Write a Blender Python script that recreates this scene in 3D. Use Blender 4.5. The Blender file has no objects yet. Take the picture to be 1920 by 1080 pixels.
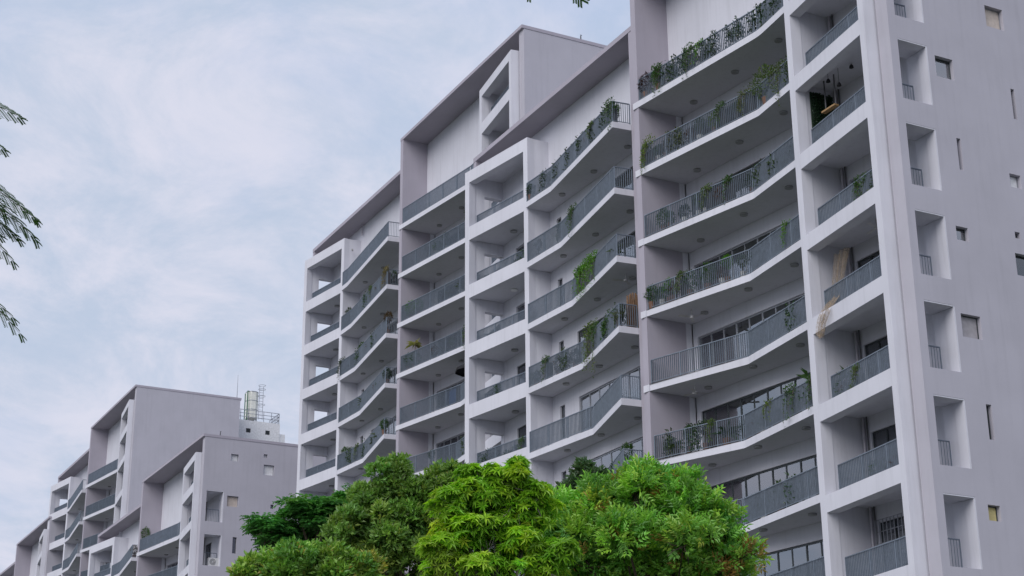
import bpy, math, random
from mathutils import Vector, Matrix

sc = bpy.context.scene
C = sc.collection

# ------------------------------------------------------------------ camera
cam_d = bpy.data.cameras.new('camera')
cam = bpy.data.objects.new('camera', cam_d)
C.objects.link(cam)
cam_d.sensor_fit = 'HORIZONTAL'
cam_d.sensor_width = 36.0
cam_d.lens = 36.0 * 3097.0 / 1920.0
cam_d.clip_start = 0.05
cam_d.clip_end = 5000.0
_a, _b, _c = math.radians(152.30), math.radians(20.20), math.radians(0.51)
_f = Vector((math.cos(_a) * math.cos(_b), math.sin(_a) * math.cos(_b), math.sin(_b)))
_r = Vector((math.sin(_a), -math.cos(_a), 0.0))
_d = _f.cross(_r)
_r2 = _r * math.cos(_c) + _d * math.sin(_c)
_d2 = -_r * math.sin(_c) + _d * math.cos(_c)
_m = Matrix((_r2, -_d2, -_f)).transposed().to_4x4()
_m.translation = Vector((0, 0, 1.6))
cam.matrix_world = _m
sc.camera = cam

# ------------------------------------------------------------------ world, sun, exposure
SUN_AZ = math.radians(-60.0)      # where the light comes from, measured from +x
SUN_EL = math.radians(37.0)
w = bpy.data.worlds.new('World')
sc.world = w
w.use_nodes = True
nt = w.node_tree
nt.nodes.clear()
N = nt.nodes.new
Lk = nt.links.new
out = N('ShaderNodeOutputWorld')
bg = N('ShaderNodeBackground')
bg.inputs['Strength'].default_value = 0.1
sky = N('ShaderNodeTexSky')
sky.sky_type = 'NISHITA'
sky.sun_disc = False
sky.sun_elevation = SUN_EL
sky.sun_rotation = math.pi / 2 - SUN_AZ
sky.altitude = 50
sky.air_density = 1.4
sky.dust_density = 2.0
sky.ozone_density = 2.0
tc = N('ShaderNodeTexCoord')
sep = N('ShaderNodeSeparateXYZ')
Lk(tc.outputs['Generated'], sep.inputs[0])
mz = N('ShaderNodeMath'); mz.operation = 'MAXIMUM'; mz.inputs[1].default_value = 0.0
Lk(sep.outputs['Z'], mz.inputs[0])
az_ = N('ShaderNodeMath'); az_.operation = 'ADD'; az_.inputs[1].default_value = 0.28
Lk(mz.outputs[0], az_.inputs[0])
dx = N('ShaderNodeMath'); dx.operation = 'DIVIDE'
dy = N('ShaderNodeMath'); dy.operation = 'DIVIDE'
Lk(sep.outputs['X'], dx.inputs[0]); Lk(az_.outputs[0], dx.inputs[1])
Lk(sep.outputs['Y'], dy.inputs[0]); Lk(az_.outputs[0], dy.inputs[1])
cmb = N('ShaderNodeCombineXYZ')
Lk(dx.outputs[0], cmb.inputs[0]); Lk(dy.outputs[0], cmb.inputs[1])


def wnoise(scale, detail, rough, dist, loc):
    mp = N('ShaderNodeMapping')
    mp.inputs['Location'].default_value = loc
    Lk(cmb.outputs[0], mp.inputs['Vector'])
    n = N('ShaderNodeTexNoise')
    n.inputs['Scale'].default_value = scale
    n.inputs['Detail'].default_value = detail
    n.inputs['Roughness'].default_value = rough
    n.inputs['Distortion'].default_value = dist
    Lk(mp.outputs[0], n.inputs['Vector'])
    return n


def wramp(src, p0, p1):
    r = N('ShaderNodeMapRange')
    r.interpolation_type = 'SMOOTHSTEP'
    r.inputs['From Min'].default_value = p0
    r.inputs['From Max'].default_value = p1
    Lk(src, r.inputs['Value'])
    return r.outputs[0]


cover = wramp(wnoise(2.1, 7.0, 0.55, 0.35, (3.1, 1.7, 0)).outputs['Fac'], 0.24, 0.54)
tone = wramp(wnoise(5.5, 10.0, 0.66, 0.4, (9.3, 4.2, 0)).outputs['Fac'], 0.34, 0.66)
cloud = N('ShaderNodeMix'); cloud.data_type = 'RGBA'
cloud.inputs['A'].default_value = (3.35, 3.9, 4.9, 1)
cloud.inputs['B'].default_value = (4.6, 4.7, 5.5, 1)
Lk(tone, cloud.inputs['Factor'])
gap = N('ShaderNodeMix'); gap.data_type = 'RGBA'          # thin veil over the clear sky
gap.inputs['Factor'].default_value = 0.88
gap.inputs['B'].default_value = (2.95, 3.7, 5.3, 1)
Lk(sky.outputs[0], gap.inputs['A'])
mixs = N('ShaderNodeMix'); mixs.data_type = 'RGBA'
Lk(cover, mixs.inputs['Factor'])
Lk(gap.outputs['Result'], mixs.inputs['A'])
Lk(cloud.outputs['Result'], mixs.inputs['B'])
Lk(mixs.outputs['Result'], bg.inputs['Color'])
Lk(bg.outputs[0], out.inputs['Surface'])

sun_d = bpy.data.lights.new('sun', 'SUN')
sun_d.energy = 1.35
sun_d.angle = math.radians(50)
sun_d.color = (1.0, 0.965, 0.93)
sun = bpy.data.objects.new('sun', sun_d)
C.objects.link(sun)
_sv = Vector((math.cos(SUN_AZ) * math.cos(SUN_EL), math.sin(SUN_AZ) * math.cos(SUN_EL), math.sin(SUN_EL)))
sun.rotation_euler = _sv.to_track_quat('Z', 'Y').to_euler()

sc.view_settings.view_transform = 'Standard'
sc.view_settings.look = 'None'
sc.view_settings.exposure = 0.62
sc.view_settings.gamma = 1.0
sc.view_settings.use_curve_mapping = False
sc.render.engine = 'CYCLES'
sc.cycles.max_bounces = 6
sc.cycles.diffuse_bounces = 4
sc.cycles.transparent_max_bounces = 12

# ------------------------------------------------------------------ materials
def mat(name):
    m = bpy.data.materials.new(name)
    m.use_nodes = True
    t = m.node_tree
    b = t.nodes['Principled BSDF']
    return m, t, b


def paint(name, col, var=0.07, streak=0.10, bump=0.12, rough=0.85):
    m, t, b = mat(name)
    tcn = t.nodes.new('ShaderNodeTexCoord')
    n1 = t.nodes.new('ShaderNodeTexNoise'); n1.inputs['Scale'].default_value = 0.55; n1.inputs['Detail'].default_value = 6
    mp = t.nodes.new('ShaderNodeMapping'); mp.inputs['Scale'].default_value = (3.2, 3.2, 0.22)
    n2 = t.nodes.new('ShaderNodeTexNoise'); n2.inputs['Scale'].default_value = 1.3; n2.inputs['Detail'].default_value = 7; n2.inputs['Roughness'].default_value = 0.65
    t.links.new(tcn.outputs['Object'], n1.inputs['Vector'])
    t.links.new(tcn.outputs['Object'], mp.inputs['Vector'])
    t.links.new(mp.outputs[0], n2.inputs['Vector'])
    r1 = t.nodes.new('ShaderNodeMapRange'); r1.inputs['From Min'].default_value = 0.3; r1.inputs['From Max'].default_value = 0.7
    r1.inputs['To Min'].default_value = 1 - var; r1.inputs['To Max'].default_value = 1 + var
    r2 = t.nodes.new('ShaderNodeMapRange'); r2.inputs['From Min'].default_value = 0.50; r2.inputs['From Max'].default_value = 0.80
    r2.inputs['To Min'].default_value = 1.0; r2.inputs['To Max'].default_value = 1 - streak
    t.links.new(n1.outputs['Fac'], r1.inputs['Value']); t.links.new(n2.outputs['Fac'], r2.inputs['Value'])
    mu = t.nodes.new('ShaderNodeMath'); mu.operation = 'MULTIPLY'
    t.links.new(r1.outputs[0], mu.inputs[0]); t.links.new(r2.outputs[0], mu.inputs[1])
    vm = t.nodes.new('ShaderNodeVectorMath'); vm.operation = 'SCALE'; vm.inputs[0].default_value = col
    t.links.new(mu.outputs[0], vm.inputs['Scale'])
    t.links.new(vm.outputs[0], b.inputs['Base Color'])
    n3 = t.nodes.new('ShaderNodeTexNoise'); n3.inputs['Scale'].default_value = 22; n3.inputs['Detail'].default_value = 5
    t.links.new(tcn.outputs['Object'], n3.inputs['Vector'])
    bp = t.nodes.new('ShaderNodeBump'); bp.inputs['Strength'].default_value = bump; bp.inputs['Distance'].default_value = 0.02
    t.links.new(n3.outputs['Fac'], bp.inputs['Height'])
    t.links.new(bp.outputs[0], b.inputs['Normal'])
    b.inputs['Roughness'].default_value = rough
    return m


def plain(name, col, rough=0.6, metal=0.0, var=0.12, scale=6.0):
    m, t, b = mat(name)
    tcn = t.nodes.new('ShaderNodeTexCoord')
    n1 = t.nodes.new('ShaderNodeTexNoise'); n1.inputs['Scale'].default_value = scale; n1.inputs['Detail'].default_value = 5
    t.links.new(tcn.outputs['Object'], n1.inputs['Vector'])
    r1 = t.nodes.new('ShaderNodeMapRange'); r1.inputs['From Min'].default_value = 0.3; r1.inputs['From Max'].default_value = 0.7
    r1.inputs['To Min'].default_value = 1 - var; r1.inputs['To Max'].default_value = 1 + var
    t.links.new(n1.outputs['Fac'], r1.inputs['Value'])
    vm = t.nodes.new('ShaderNodeVectorMath'); vm.operation = 'SCALE'; vm.inputs[0].default_value = col
    t.links.new(r1.outputs[0], vm.inputs['Scale'])
    t.links.new(vm.outputs[0], b.inputs['Base Color'])
    b.inputs['Roughness'].default_value = rough
    b.inputs['Metallic'].default_value = metal
    return m


def leafmat(name, translucent=0.35):
    """colour comes from the leaf's own 'tint' attribute"""
    m = bpy.data.materials.new(name)
    m.use_nodes = True
    t = m.node_tree
    t.nodes.clear()
    o = t.nodes.new('ShaderNodeOutputMaterial')
    a = t.nodes.new('ShaderNodeAttribute'); a.attribute_name = 'tint'
    b = t.nodes.new('ShaderNodeBsdfPrincipled')
    b.inputs['Roughness'].default_value = 0.42
    b.inputs['Specular IOR Level'].default_value = 0.55
    tr = t.nodes.new('ShaderNodeBsdfTranslucent')
    vm = t.nodes.new('ShaderNodeVectorMath'); vm.operation = 'MULTIPLY'; vm.inputs[1].default_value = (1.25, 1.35, 0.6)
    t.links.new(a.outputs['Color'], b.inputs['Base Color'])
    t.links.new(a.outputs['Color'], vm.inputs[0])
    t.links.new(vm.outputs[0], tr.inputs['Color'])
    mx = t.nodes.new('ShaderNodeMixShader'); mx.inputs[0].default_value = translucent
    t.links.new(b.outputs[0], mx.inputs[1]); t.links.new(tr.outputs[0], mx.inputs[2])
    t.links.new(mx.outputs[0], o.inputs['Surface'])
    return m


def glassmat(name, tint, refl):
    m = bpy.data.materials.new(name)
    m.use_nodes = True
    t = m.node_tree
    t.nodes.clear()
    o = t.nodes.new('ShaderNodeOutputMaterial')
    tr = t.nodes.new('ShaderNodeBsdfTransparent'); tr.inputs['Color'].default_value = (*tint, 1)
    g = t.nodes.new('ShaderNodeBsdfGlossy'); g.inputs['Roughness'].default_value = 0.03; g.inputs['Color'].default_value = (.9, .93, .97, 1)
    f = t.nodes.new('ShaderNodeFresnel'); f.inputs['IOR'].default_value = 1.52
    ad = t.nodes.new('ShaderNodeMath'); ad.operation = 'ADD'; ad.inputs[1].default_value = refl
    t.links.new(f.outputs[0], ad.inputs[0])
    mx = t.nodes.new('ShaderNodeMixShader')
    t.links.new(ad.outputs[0], mx.inputs[0]); t.links.new(tr.outputs[0], mx.inputs[1]); t.links.new(g.outputs[0], mx.inputs[2])
    t.links.new(mx.outputs[0], o.inputs['Surface'])
    return m


M = {
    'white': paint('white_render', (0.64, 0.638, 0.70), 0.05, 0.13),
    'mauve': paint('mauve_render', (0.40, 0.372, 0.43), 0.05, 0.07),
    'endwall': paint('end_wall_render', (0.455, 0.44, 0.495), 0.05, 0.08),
    'soffit': paint('soffit_paint', (0.50, 0.48, 0.53), 0.05, 0.0),
    'tile': plain('floor_tile', (0.24, 0.23, 0.225), 0.6),
    'roofing': plain('roof_screed', (0.25, 0.25, 0.25), 0.9),
    'rail': plain('railing_steel', (0.17, 0.205, 0.255), 0.5, 0.1),
    'frame': plain('window_frame', (0.06, 0.07, 0.075), 0.4, 0.3),
    'alu': plain('aluminium', (0.36, 0.37, 0.40), 0.4, 0.6),
    'glass': glassmat('window_glass', (0.62, 0.68, 0.68), 0.28),
    'glass_green': glassmat('green_glass', (0.5, 0.68, 0.62), 0.12),
    'curtain': plain('curtain_cloth', (0.62, 0.61, 0.62), 0.9),
    'blind': plain('mauve_blind', (0.27, 0.25, 0.29), 0.8),
    'beige': plain('beige_blind', (0.52, 0.45, 0.40), 0.8),
    'greyblind': plain('grey_blind', (0.36, 0.34, 0.36), 0.8),
    'yellow': plain('yellow_blind', (0.55, 0.47, 0.22), 0.8),
    'whiteblind': plain('white_blind', (0.72, 0.72, 0.74), 0.8),
    'light': plain('lamp_shell', (0.32, 0.32, 0.33), 0.5),
    'lampon': plain('white_lamp_cover', (0.85, 0.85, 0.86), 0.4),
    'fan': plain('fan_white', (0.55, 0.54, 0.55), 0.5),
    'pipe': plain('drain_pipe', (0.42, 0.40, 0.45), 0.5),
    'pipe_dark': plain('dark_pipe', (0.09, 0.09, 0.10), 0.5),
    'pot': plain('terracotta_pot', (0.16, 0.085, 0.06), 0.8),
    'pot_white': plain('white_pot', (0.62, 0.62, 0.62), 0.6),
    'pot_dark': plain('dark_pot', (0.05, 0.05, 0.055), 0.6),
    'bark': plain('bark', (0.10, 0.075, 0.055), 0.9, 0, 0.3, 9),
    'bark_grey': plain('grey_bark', (0.17, 0.15, 0.13), 0.9, 0, 0.3, 9),
    'leaf': leafmat('leaf', 0.32),
    'ground': plain('ground_cover', (0.075, 0.085, 0.06), 0.95, 0, 0.25, 0.4),
    'tank': plain('tank_cream', (0.74, 0.74, 0.68), 0.5),
    'green_pipe': plain('green_pipe', (0.04, 0.14, 0.08), 0.5),
    'black': plain('black_cloth', (0.012, 0.012, 0.016), 0.8),
    'tan': plain('tan_mesh', (0.33, 0.24, 0.15), 0.95),
    'wicker': plain('wicker', (0.20, 0.12, 0.07), 0.9, 0, 0.4, 30),
    'wood': plain('light_wood', (0.45, 0.28, 0.13), 0.6),
    'blue': plain('blue_cloth', (0.05, 0.11, 0.28), 0.9),
    'appliance': plain('white_appliance', (0.60, 0.60, 0.60), 0.5),
    'darkgreen': plain('dark_green_backing', (0.012, 0.03, 0.016), 0.95),
}


def netmat():
    m, t, b = mat('tan_netting')
    b.inputs['Base Color'].default_value = (0.40, 0.31, 0.22, 1)
    b.inputs['Roughness'].default_value = .95
    tcn = t.nodes.new('ShaderNodeTexCoord')
    n1 = t.nodes.new('ShaderNodeTexNoise'); n1.inputs['Scale'].default_value = 9
    t.links.new(tcn.outputs['Object'], n1.inputs['Vector'])
    r = t.nodes.new('ShaderNodeMapRange'); r.inputs['From Min'].default_value = .3; r.inputs['From Max'].default_value = .7
    r.inputs['To Min'].default_value = .10; r.inputs['To Max'].default_value = .34
    t.links.new(n1.outputs['Fac'], r.inputs['Value']); t.links.new(r.outputs[0], b.inputs['Alpha'])
    return m


M['net'] = netmat()


# ------------------------------------------------------------------ mesh helpers
class MB:
    def __init__(s):
        s.v = []; s.f = []; s.c = []

    def face(s, pts):
        n = len(s.v); s.v += [tuple(p) for p in pts]; s.f.append(tuple(range(n, n + len(pts))))

    def box(s, x0, x1, y0, y1, z0, z1):
        s.prism([(x0, y0), (x1, y0), (x1, y1), (x0, y1)], z0, z1)

    def prism(s, poly, z0, z1):
        """poly counter-clockwise seen from above"""
        n = len(s.v); k = len(poly)
        s.v += [(x, y, z0) for x, y in poly] + [(x, y, z1) for x, y in poly]
        s.f.append(tuple(n + i for i in reversed(range(k))))
        s.f.append(tuple(n + k + i for i in range(k)))
        for i in range(k):
            j = (i + 1) % k
            s.f.append((n + i, n + j, n + k + j, n + k + i))

    def obox(s, p, q, wd, z0, z1):
        """box along the plan segment p-q, wd wide (centred)"""
        dx, dy = q[0] - p[0], q[1] - p[1]
        l = math.hypot(dx, dy) or 1e-6
        nx, ny = -dy / l * wd / 2, dx / l * wd / 2
        s.prism([(p[0] - nx, p[1] - ny), (q[0] - nx, q[1] - ny), (q[0] + nx, q[1] + ny), (p[0] + nx, p[1] + ny)], z0, z1)

    def tube(s, pts, radii, seg=7, cap=True):
        n0 = len(s.v)
        pts = [Vector(p) for p in pts]
        for i, p in enumerate(pts):
            a = pts[max(i - 1, 0)]; b = pts[min(i + 1, len(pts) - 1)]
            t = (b - a)
            t = t.normalized() if t.length > 1e-9 else Vector((0, 0, 1))
            u = t.cross(Vector((0, 0, 1)) if abs(t.z) < .9 else Vector((1, 0, 0))).normalized()
            vv = t.cross(u)
            for k in range(seg):
                an = 2 * math.pi * k / seg
                s.v.append(tuple(p + (u * math.cos(an) + vv * math.sin(an)) * radii[i]))
        for i in range(len(pts) - 1):
            for k in range(seg):
                a = n0 + i * seg + k; b = n0 + i * seg + (k + 1) % seg
                s.f.append((a, a + seg, b + seg, b))
        if cap:
            s.f.append(tuple(n0 + k for k in range(seg)))
            s.f.append(tuple(n0 + (len(pts) - 1) * seg + k for k in reversed(range(seg))))

    def disc(s, c, r, h, seg=14):
        s.prism([(c[0] + r * math.cos(2 * math.pi * k / seg), c[1] + r * math.sin(2 * math.pi * k / seg)) for k in range(seg)], c[2], c[2] + h)

    def panel(s, o, ang, th, u0, u1, z0, z1, holes):
        """wall slab with rectangular openings; front face through o along ang, thickness to the left"""
        d = (math.cos(ang), math.sin(ang)); n = (-d[1], d[0])
        us = sorted({u0, u1, *[min(max(h[i], u0), u1) for h in holes for i in (0, 1)]})
        zs = sorted({z0, z1, *[min(max(h[i], z0), z1) for h in holes for i in (2, 3)]})

        def P(u, z, t): return (o[0] + d[0] * u + n[0] * t, o[1] + d[1] * u + n[1] * t, z)

        def solid(i, j):
            if i < 0 or j < 0 or i >= len(us) - 1 or j >= len(zs) - 1: return False
            um = (us[i] + us[i + 1]) / 2; zm = (zs[j] + zs[j + 1]) / 2
            return not any(h[0] < um < h[1] and h[2] < zm < h[3] for h in holes)
        for i in range(len(us) - 1):
            for j in range(len(zs) - 1):
                if not solid(i, j): continue
                a, b, c_, e = us[i], us[i + 1], zs[j], zs[j + 1]
                s.face([P(a, c_, 0), P(b, c_, 0), P(b, e, 0), P(a, e, 0)])
                s.face([P(a, c_, th), P(a, e, th), P(b, e, th), P(b, c_, th)])
                if not solid(i - 1, j): s.face([P(a, c_, th), P(a, c_, 0), P(a, e, 0), P(a, e, th)])
                if not solid(i + 1, j): s.face([P(b, c_, 0), P(b, c_, th), P(b, e, th), P(b, e, 0)])
                if not solid(i, j - 1): s.face([P(a, c_, 0), P(a, c_, th), P(b, c_, th), P(b, c_, 0)])
                if not solid(i, j + 1): s.face([P(a, e, 0), P(b, e, 0), P(b, e, th), P(a, e, th)])

    def build(s, name, material, parent=None, off=(0, 0, 0), smooth=False, tint=False, top=None):
        me = bpy.data.meshes.new(name)
        me.from_pydata([(x - off[0], y - off[1], z - off[2]) for x, y, z in s.v], [], s.f)
        me.materials.append(material)
        if top:                                  # walked-on upper faces are tiled
            me.materials.append(top)
            for p in me.polygons:
                if p.normal.z > .9: p.material_index = 1
        if tint:
            at = me.attributes.new('tint', 'FLOAT_COLOR', 'FACE')
            flat = []
            for c in s.c: flat += [c[0], c[1], c[2], 1.0]
            at.data.foreach_set('color', flat)
        if smooth: me.polygons.foreach_set('use_smooth', [True] * len(me.polygons))
        me.update()
        o = bpy.data.objects.new(name, me)
        C.objects.link(o)
        if parent: o.parent = parent
        return o

    # leaf: a folded blade of four triangles (two quads)
    def leaf(s, p, d, up, ln, wd, col, droop=0.25):
        d = d.normalized()
        side = d.cross(up)
        side = side.normalized() if side.length > 1e-4 else Vector((1, 0, 0))
        nrm = side.cross(d)
        m = p + d * ln * 0.45 + nrm * ln * 0.06
        t = p + d * ln - nrm * ln * droop
        n = len(s.v)
        s.v += [tuple(p), tuple(m + side * wd / 2), tuple(t), tuple(m - side * wd / 2)]
        s.f += [(n, n + 1, n + 2), (n, n + 2, n + 3)]
        s.c += [col, col]


def empty(name, loc):
    o = bpy.data.objects.new(name, None)
    C.objects.link(o)
    o.location = loc
    o.empty_display_size = 0.5
    return o


def tag(o, label, cat, group=None, kind=None):
    o['label'] = label
    o['category'] = cat
    if group: o['group'] = group
    if kind: o['kind'] = kind
    return o


def rv(R):
    while True:
        v = Vector((R.uniform(-1, 1), R.uniform(-1, 1), R.uniform(-1, 1)))
        if .01 < v.length < 1: return v.normalized()


def jit(R, c, a=0.25, h=0.12):
    k = 1 + R.uniform(-a, a)
    return (c[0] * k * (1 + R.uniform(-h, h)), c[1] * k, c[2] * k * (1 + R.uniform(-h, h)))


# ------------------------------------------------------------------ ground
g = MB()
g.face([(-900, -700, 0), (500, -700, 0), (500, 900, 0), (-900, 900, 0)])
go = g.build('ground', M['ground'])
go['kind'] = 'structure'

# ------------------------------------------------------------------ apartment buildings
P_ANG = math.radians(-7.38)
Q_ANG = math.radians(8.94)
FH = 3.3
S0 = 34.6
PATH = {}


def rail_mesh(path, z, h=1.08, spacing=0.105, depth=0.052):
    mb = MB()
    for i in range(len(path) - 1):
        p, q = path[i], path[i + 1]
        l = math.hypot(q[0] - p[0], q[1] - p[1])
        d = ((q[0] - p[0]) / l, (q[1] - p[1]) / l)
        nx, ny = -d[1], d[0]
        mb.obox(p, q, 0.06, z + h - 0.035, z + h)
        mb.obox(p, q, 0.03, z + 0.07, z + 0.10)
        n = max(1, int(l / spacing))
        for j in range(n + 1):
            u = l * j / n
            c = (p[0] + d[0] * u, p[1] + d[1] * u)
            post = (j % 15 == 0) or j == n
            e = depth / 2
            a = (c[0] - nx * e, c[1] - ny * e); b = (c[0] + nx * e, c[1] + ny * e)
            mb.obox(a, b, 0.04 if post else 0.012, z + (0.0 if post else 0.10), z + h - 0.035)
    return mb


def building(key, name, V, label, nlev, E_b, F_b, wins, niches, R, furnish=True):
    vx, vy, vz = V
    base = (-57.0 + vx, 38.0 + vy, 0.0)
    root = empty(name, base)
    tag(root, label, 'building', 'stepped apartment blocks')
    S = lambda k: S0 + vz - FH * k

    def B(mb, nm, m, parent=root, smooth=False):
        top = M['tile'] if nm in ('balcony', 'loggia_floor') else M['roofing'] if nm in ('roof_slab', 'frame_roof') else None
        return mb.build(nm, M[m] if isinstance(m, str) else m, parent, base, smooth, False, top)
    X = lambda x: x + vx
    Y = lambda y: y + vy
    Zt = lambda z: z + vz
    zlow = Zt(39.9); zhigh = Zt(41.05)
    zb = max(0.0, S(nlev) - 0.4)          # blank base below the lowest balcony built

    # ---- walls of the lower half (behind frame D and kinked balconies E)
    holes = []; winE = []; winD = []
    for k in range(1, nlev):
        hd = S(k - 1) - 0.65
        holes.append((X(-67.9) - X(-74.2), X(-67.42) - X(-74.2), S(k) + 1.0, hd))
        holes.append((8.15, 15.3, S(k) + 0.3, hd))
        holes.append((1.8, 4.6, S(k) + 0.3, hd))
        winE.append((k, hd)); winD.append((k, hd))
    mb = MB(); mb.panel((X(-74.2), Y(38.25)), 0, 0.22, 0, 18.0, 0, zlow - 0.25, holes); B(mb, 'facade_wall', 'white')
    mb = MB()
    mb.box(X(-74.2), X(-73.95), Y(38.475), Y(46.1), 0, zlow - 0.25)
    mb.box(X(-74.2), X(-56.6), Y(46.1), Y(46.3), 0, zlow - 0.25)
    B(mb, 'rear_wall', 'mauve')
    mb = MB(); mb.box(X(-74.75), X(-57.9), Y(36.9), Y(46.4), zlow - 0.25, zlow); B(mb, 'roof_slab', 'mauve')
    mb = MB(); mb.box(X(-74.75), X(-74.45), Y(36.92), Y(38.25), Zt(38.0), zlow - 0.25); B(mb, 'roof_fin', 'mauve')
    mb = MB(); mb.box(X(-58.35), X(-57.9), Y(36.92), Y(38.25), 0, zlow - 0.25); B(mb, 'party_fin', 'mauve')

    # ---- frame D
    o = (X(-74.1), Y(36.08))
    W = 5.62
    hs = [(0.38, W - 0.36, S(0) + 0.72, Zt(37.91))]
    for k in range(1, nlev + 1):
        hs.append((0.38, W - 0.36, S(k) + 0.70, S(k - 1) - 0.05))
    mb = MB(); mb.panel(o, Q_ANG, 0.42, 0, W, 0, Zt(38.6), hs); B(mb, 'balcony_frame', 'white')
    dq = (math.cos(Q_ANG), math.sin(Q_ANG)); nq = (-dq[1], dq[0])

    def DP(u, t): return (o[0] + dq[0] * u + nq[0] * t, o[1] + dq[1] * u + nq[1] * t)
    # left and right cheeks
    lh = []
    for k in range(0, nlev + 1):
        top = S(k - 1) - 0.62 if k else Zt(37.3)
        lh.append((0.62, 1.72, S(k) + 0.3, top))
    a = DP(0, 0.422)
    mb = MB(); mb.panel((a[0] + 0.34, a[1]), math.pi / 2, 0.34, 0, Y(38.25) - a[1], 0, Zt(38.6), lh); B(mb, 'cheek_wall', 'white')
    b1 = DP(W, 0.422)
    mb = MB(); mb.prism([(b1[0] - 0.36, b1[1] - 0.05), (b1[0] + .0, b1[1]), (b1[0] + .0, Y(38.25)), (b1[0] - 0.36, Y(38.25))], 0, Zt(38.598)); B(mb, 'cheek_wall', 'white')
    xr = b1[0]
    fl = DP(0.38, 0.424); fr = DP(W - 0.36, 0.424)
    mb = MB(); mb.prism([(fl[0], fl[1]), (fr[0], fr[1]), (fr[0], Y(38.25)), (fl[0], Y(38.25))], Zt(38.3), Zt(38.56)); B(mb, 'frame_roof', 'white')
    for k in range(nlev + 1):
        mb = MB(); mb.prism([fl, fr, (fr[0], Y(38.25)), (fl[0], Y(38.25))], S(k) + 0.02, S(k) + 0.3)
        f_ = B(mb, 'loggia_floor', 'white')
        p0 = DP(0.40, 0.52); p1 = DP(W - 0.38, 0.52)
        B(rail_mesh([p0, p1], S(k) + 0.3, 1.2), 'railing', 'rail', f_)
        PATH[(key, 'D', k)] = ([p0, p1], S(k) + 0.3)
        if k < nlev:
            sx = a[0] + 0.17
            B(rail_mesh([(sx, a[1] + 0.62), (sx, a[1] + 1.72)], S(k) + 0.3, 1.2), 'railing', 'rail', f_)
        if k >= 1:
            mb = MB(); mb.disc((X(-71.65), Y(37.75), S(k - 1) - 0.055), 0.19, 0.07)
            B(mb, 'ceiling_lamp', 'lampon' if (key == 'n' and k == 2) else 'light')

    # ---- kinked balconies E
    for k in range(nlev + 1):
        bx, by = E_b[min(k, len(E_b) - 1)]
        pts = [(xr + 0.03, Y(36.84)), (X(bx), Y(by)), (X(-58.46), Y(35.96)), (X(-58.37), Y(36.9))]
        poly = [pts[0], pts[1], pts[2], pts[3], (X(-58.36), Y(38.245)), (xr + 0.03, Y(38.245))]
        mb = MB(); mb.prism(poly, S(k), S(k) + 0.3)
        f_ = B(mb, 'balcony', 'white')
        path = [(pts[0][0] + .03, pts[0][1] + .07), (pts[1][0], pts[1][1] + .07), (pts[2][0] - .07, pts[2][1] + .08), (pts[3][0] - .07, pts[3][1])]
        B(rail_mesh(path, S(k) + 0.3), 'railing', 'rail', f_)
        PATH[(key, 'E', k)] = (path, S(k) + 0.3)
        for lx in (-66.2, -63.05, -59.9):
            mb = MB(); mb.disc((X(lx), Y(37.65), S(k) - 0.075), 0.165, 0.078)
            B(mb, 'ceiling_lamp', 'light')
    for k, hd in winE:
        window_row(B, root, X(-74.2), Y(38.25), 0, 8.15, 15.3, S(k) + .3, hd, 8, R)
        small_window(B, (X(-74.2), Y(38.25)), 0, 6.3, 6.78, S(k) + 1.0, hd, 'glass', None)
    for k, hd in winD:
        window_row(B, root, X(-74.2), Y(38.25), 0, 1.8, 4.6, S(k) + .3, hd, 3, R)

    # ---- upper half: fin, walls, roof
    mb = MB(); mb.box(X(-56.6), X(-56.2), Y(35.97), Y(37.95), 0, zhigh - 0.2); B(mb, 'party_fin', 'mauve')
    mb = MB(); mb.box(X(-56.6), X(-56.2), Y(37.95), Y(46.3), 0, zhigh - 0.2); B(mb, 'party_wall', 'white')
    fa = math.radians(6.0)
    holes = []
    for k in range(1, nlev + 1):
        holes.append((0.28, 10.0, S(k) + 0.3, S(k - 1) - 0.67))
    Lf = 10.3 / math.cos(fa)
    mb = MB(); mb.panel((X(-56.2), Y(38.3)), fa, 0.2, 0.0, Lf, 0, S(0) + 0.02, holes); B(mb, 'facade_wall', 'white')
    for k in range(1, nlev + 1):
        window_row(B, root, X(-56.2), Y(38.3), fa, 0.28, 10.0, S(k) + .3, S(k - 1) - 0.67, 12, R)
    mb = MB(); mb.box(X(-56.2), X(-45.9), Y(37.7), Y(37.9), S(0) + 0.3, zhigh - 0.2)
    B(mb, 'penthouse_wall', 'white')
    mb = MB(); mb.box(X(-56.62), X(-39.72), Y(35.95), Y(46.4), zhigh - 0.2, zhigh); B(mb, 'roof_slab', 'mauve')
    mb = MB(); mb.box(X(-56.2), X(-40.2), Y(46.1), Y(46.3), 0, zhigh - 0.2); B(mb, 'rear_wall', 'mauve')

    # ---- frame G
    og = (X(-45.92), Y(36.36))
    WG = 5.46
    beams = [(S(0) - 0.67, S(0) - 0.05), (Zt(36.75), Zt(37.45))]
    hs = [(0.40, WG - 0.36, S(0) - 0.05, Zt(36.75)), (0.40, WG - 0.36, Zt(37.45), Zt(39.2))]
    for k in range(1, nlev + 2):
        hs.append((0.40, WG - 0.36, S(k) - 0.05, S(k - 1) - 0.67))
    mb = MB(); mb.panel(og, P_ANG, 0.45, 0, WG, 0, Zt(39.75), hs); B(mb, 'balcony_frame', 'white')
    dp = (math.cos(P_ANG), math.sin(P_ANG)); npn = (-dp[1], dp[0])

    def GP(u, t): return (og[0] + dp[0] * u + npn[0] * t, og[1] + dp[1] * u + npn[1] * t)
    a0 = GP(0, 0.452); a1 = GP(0.40, 0.452)
    mb = MB(); mb.prism([a0, (a0[0] + 0.38, a1[1]), (a0[0] + 0.38, Y(39.45)), (a0[0], Y(39.45))], 0, Zt(39.748)); B(mb, 'cheek_wall', 'white')
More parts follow.
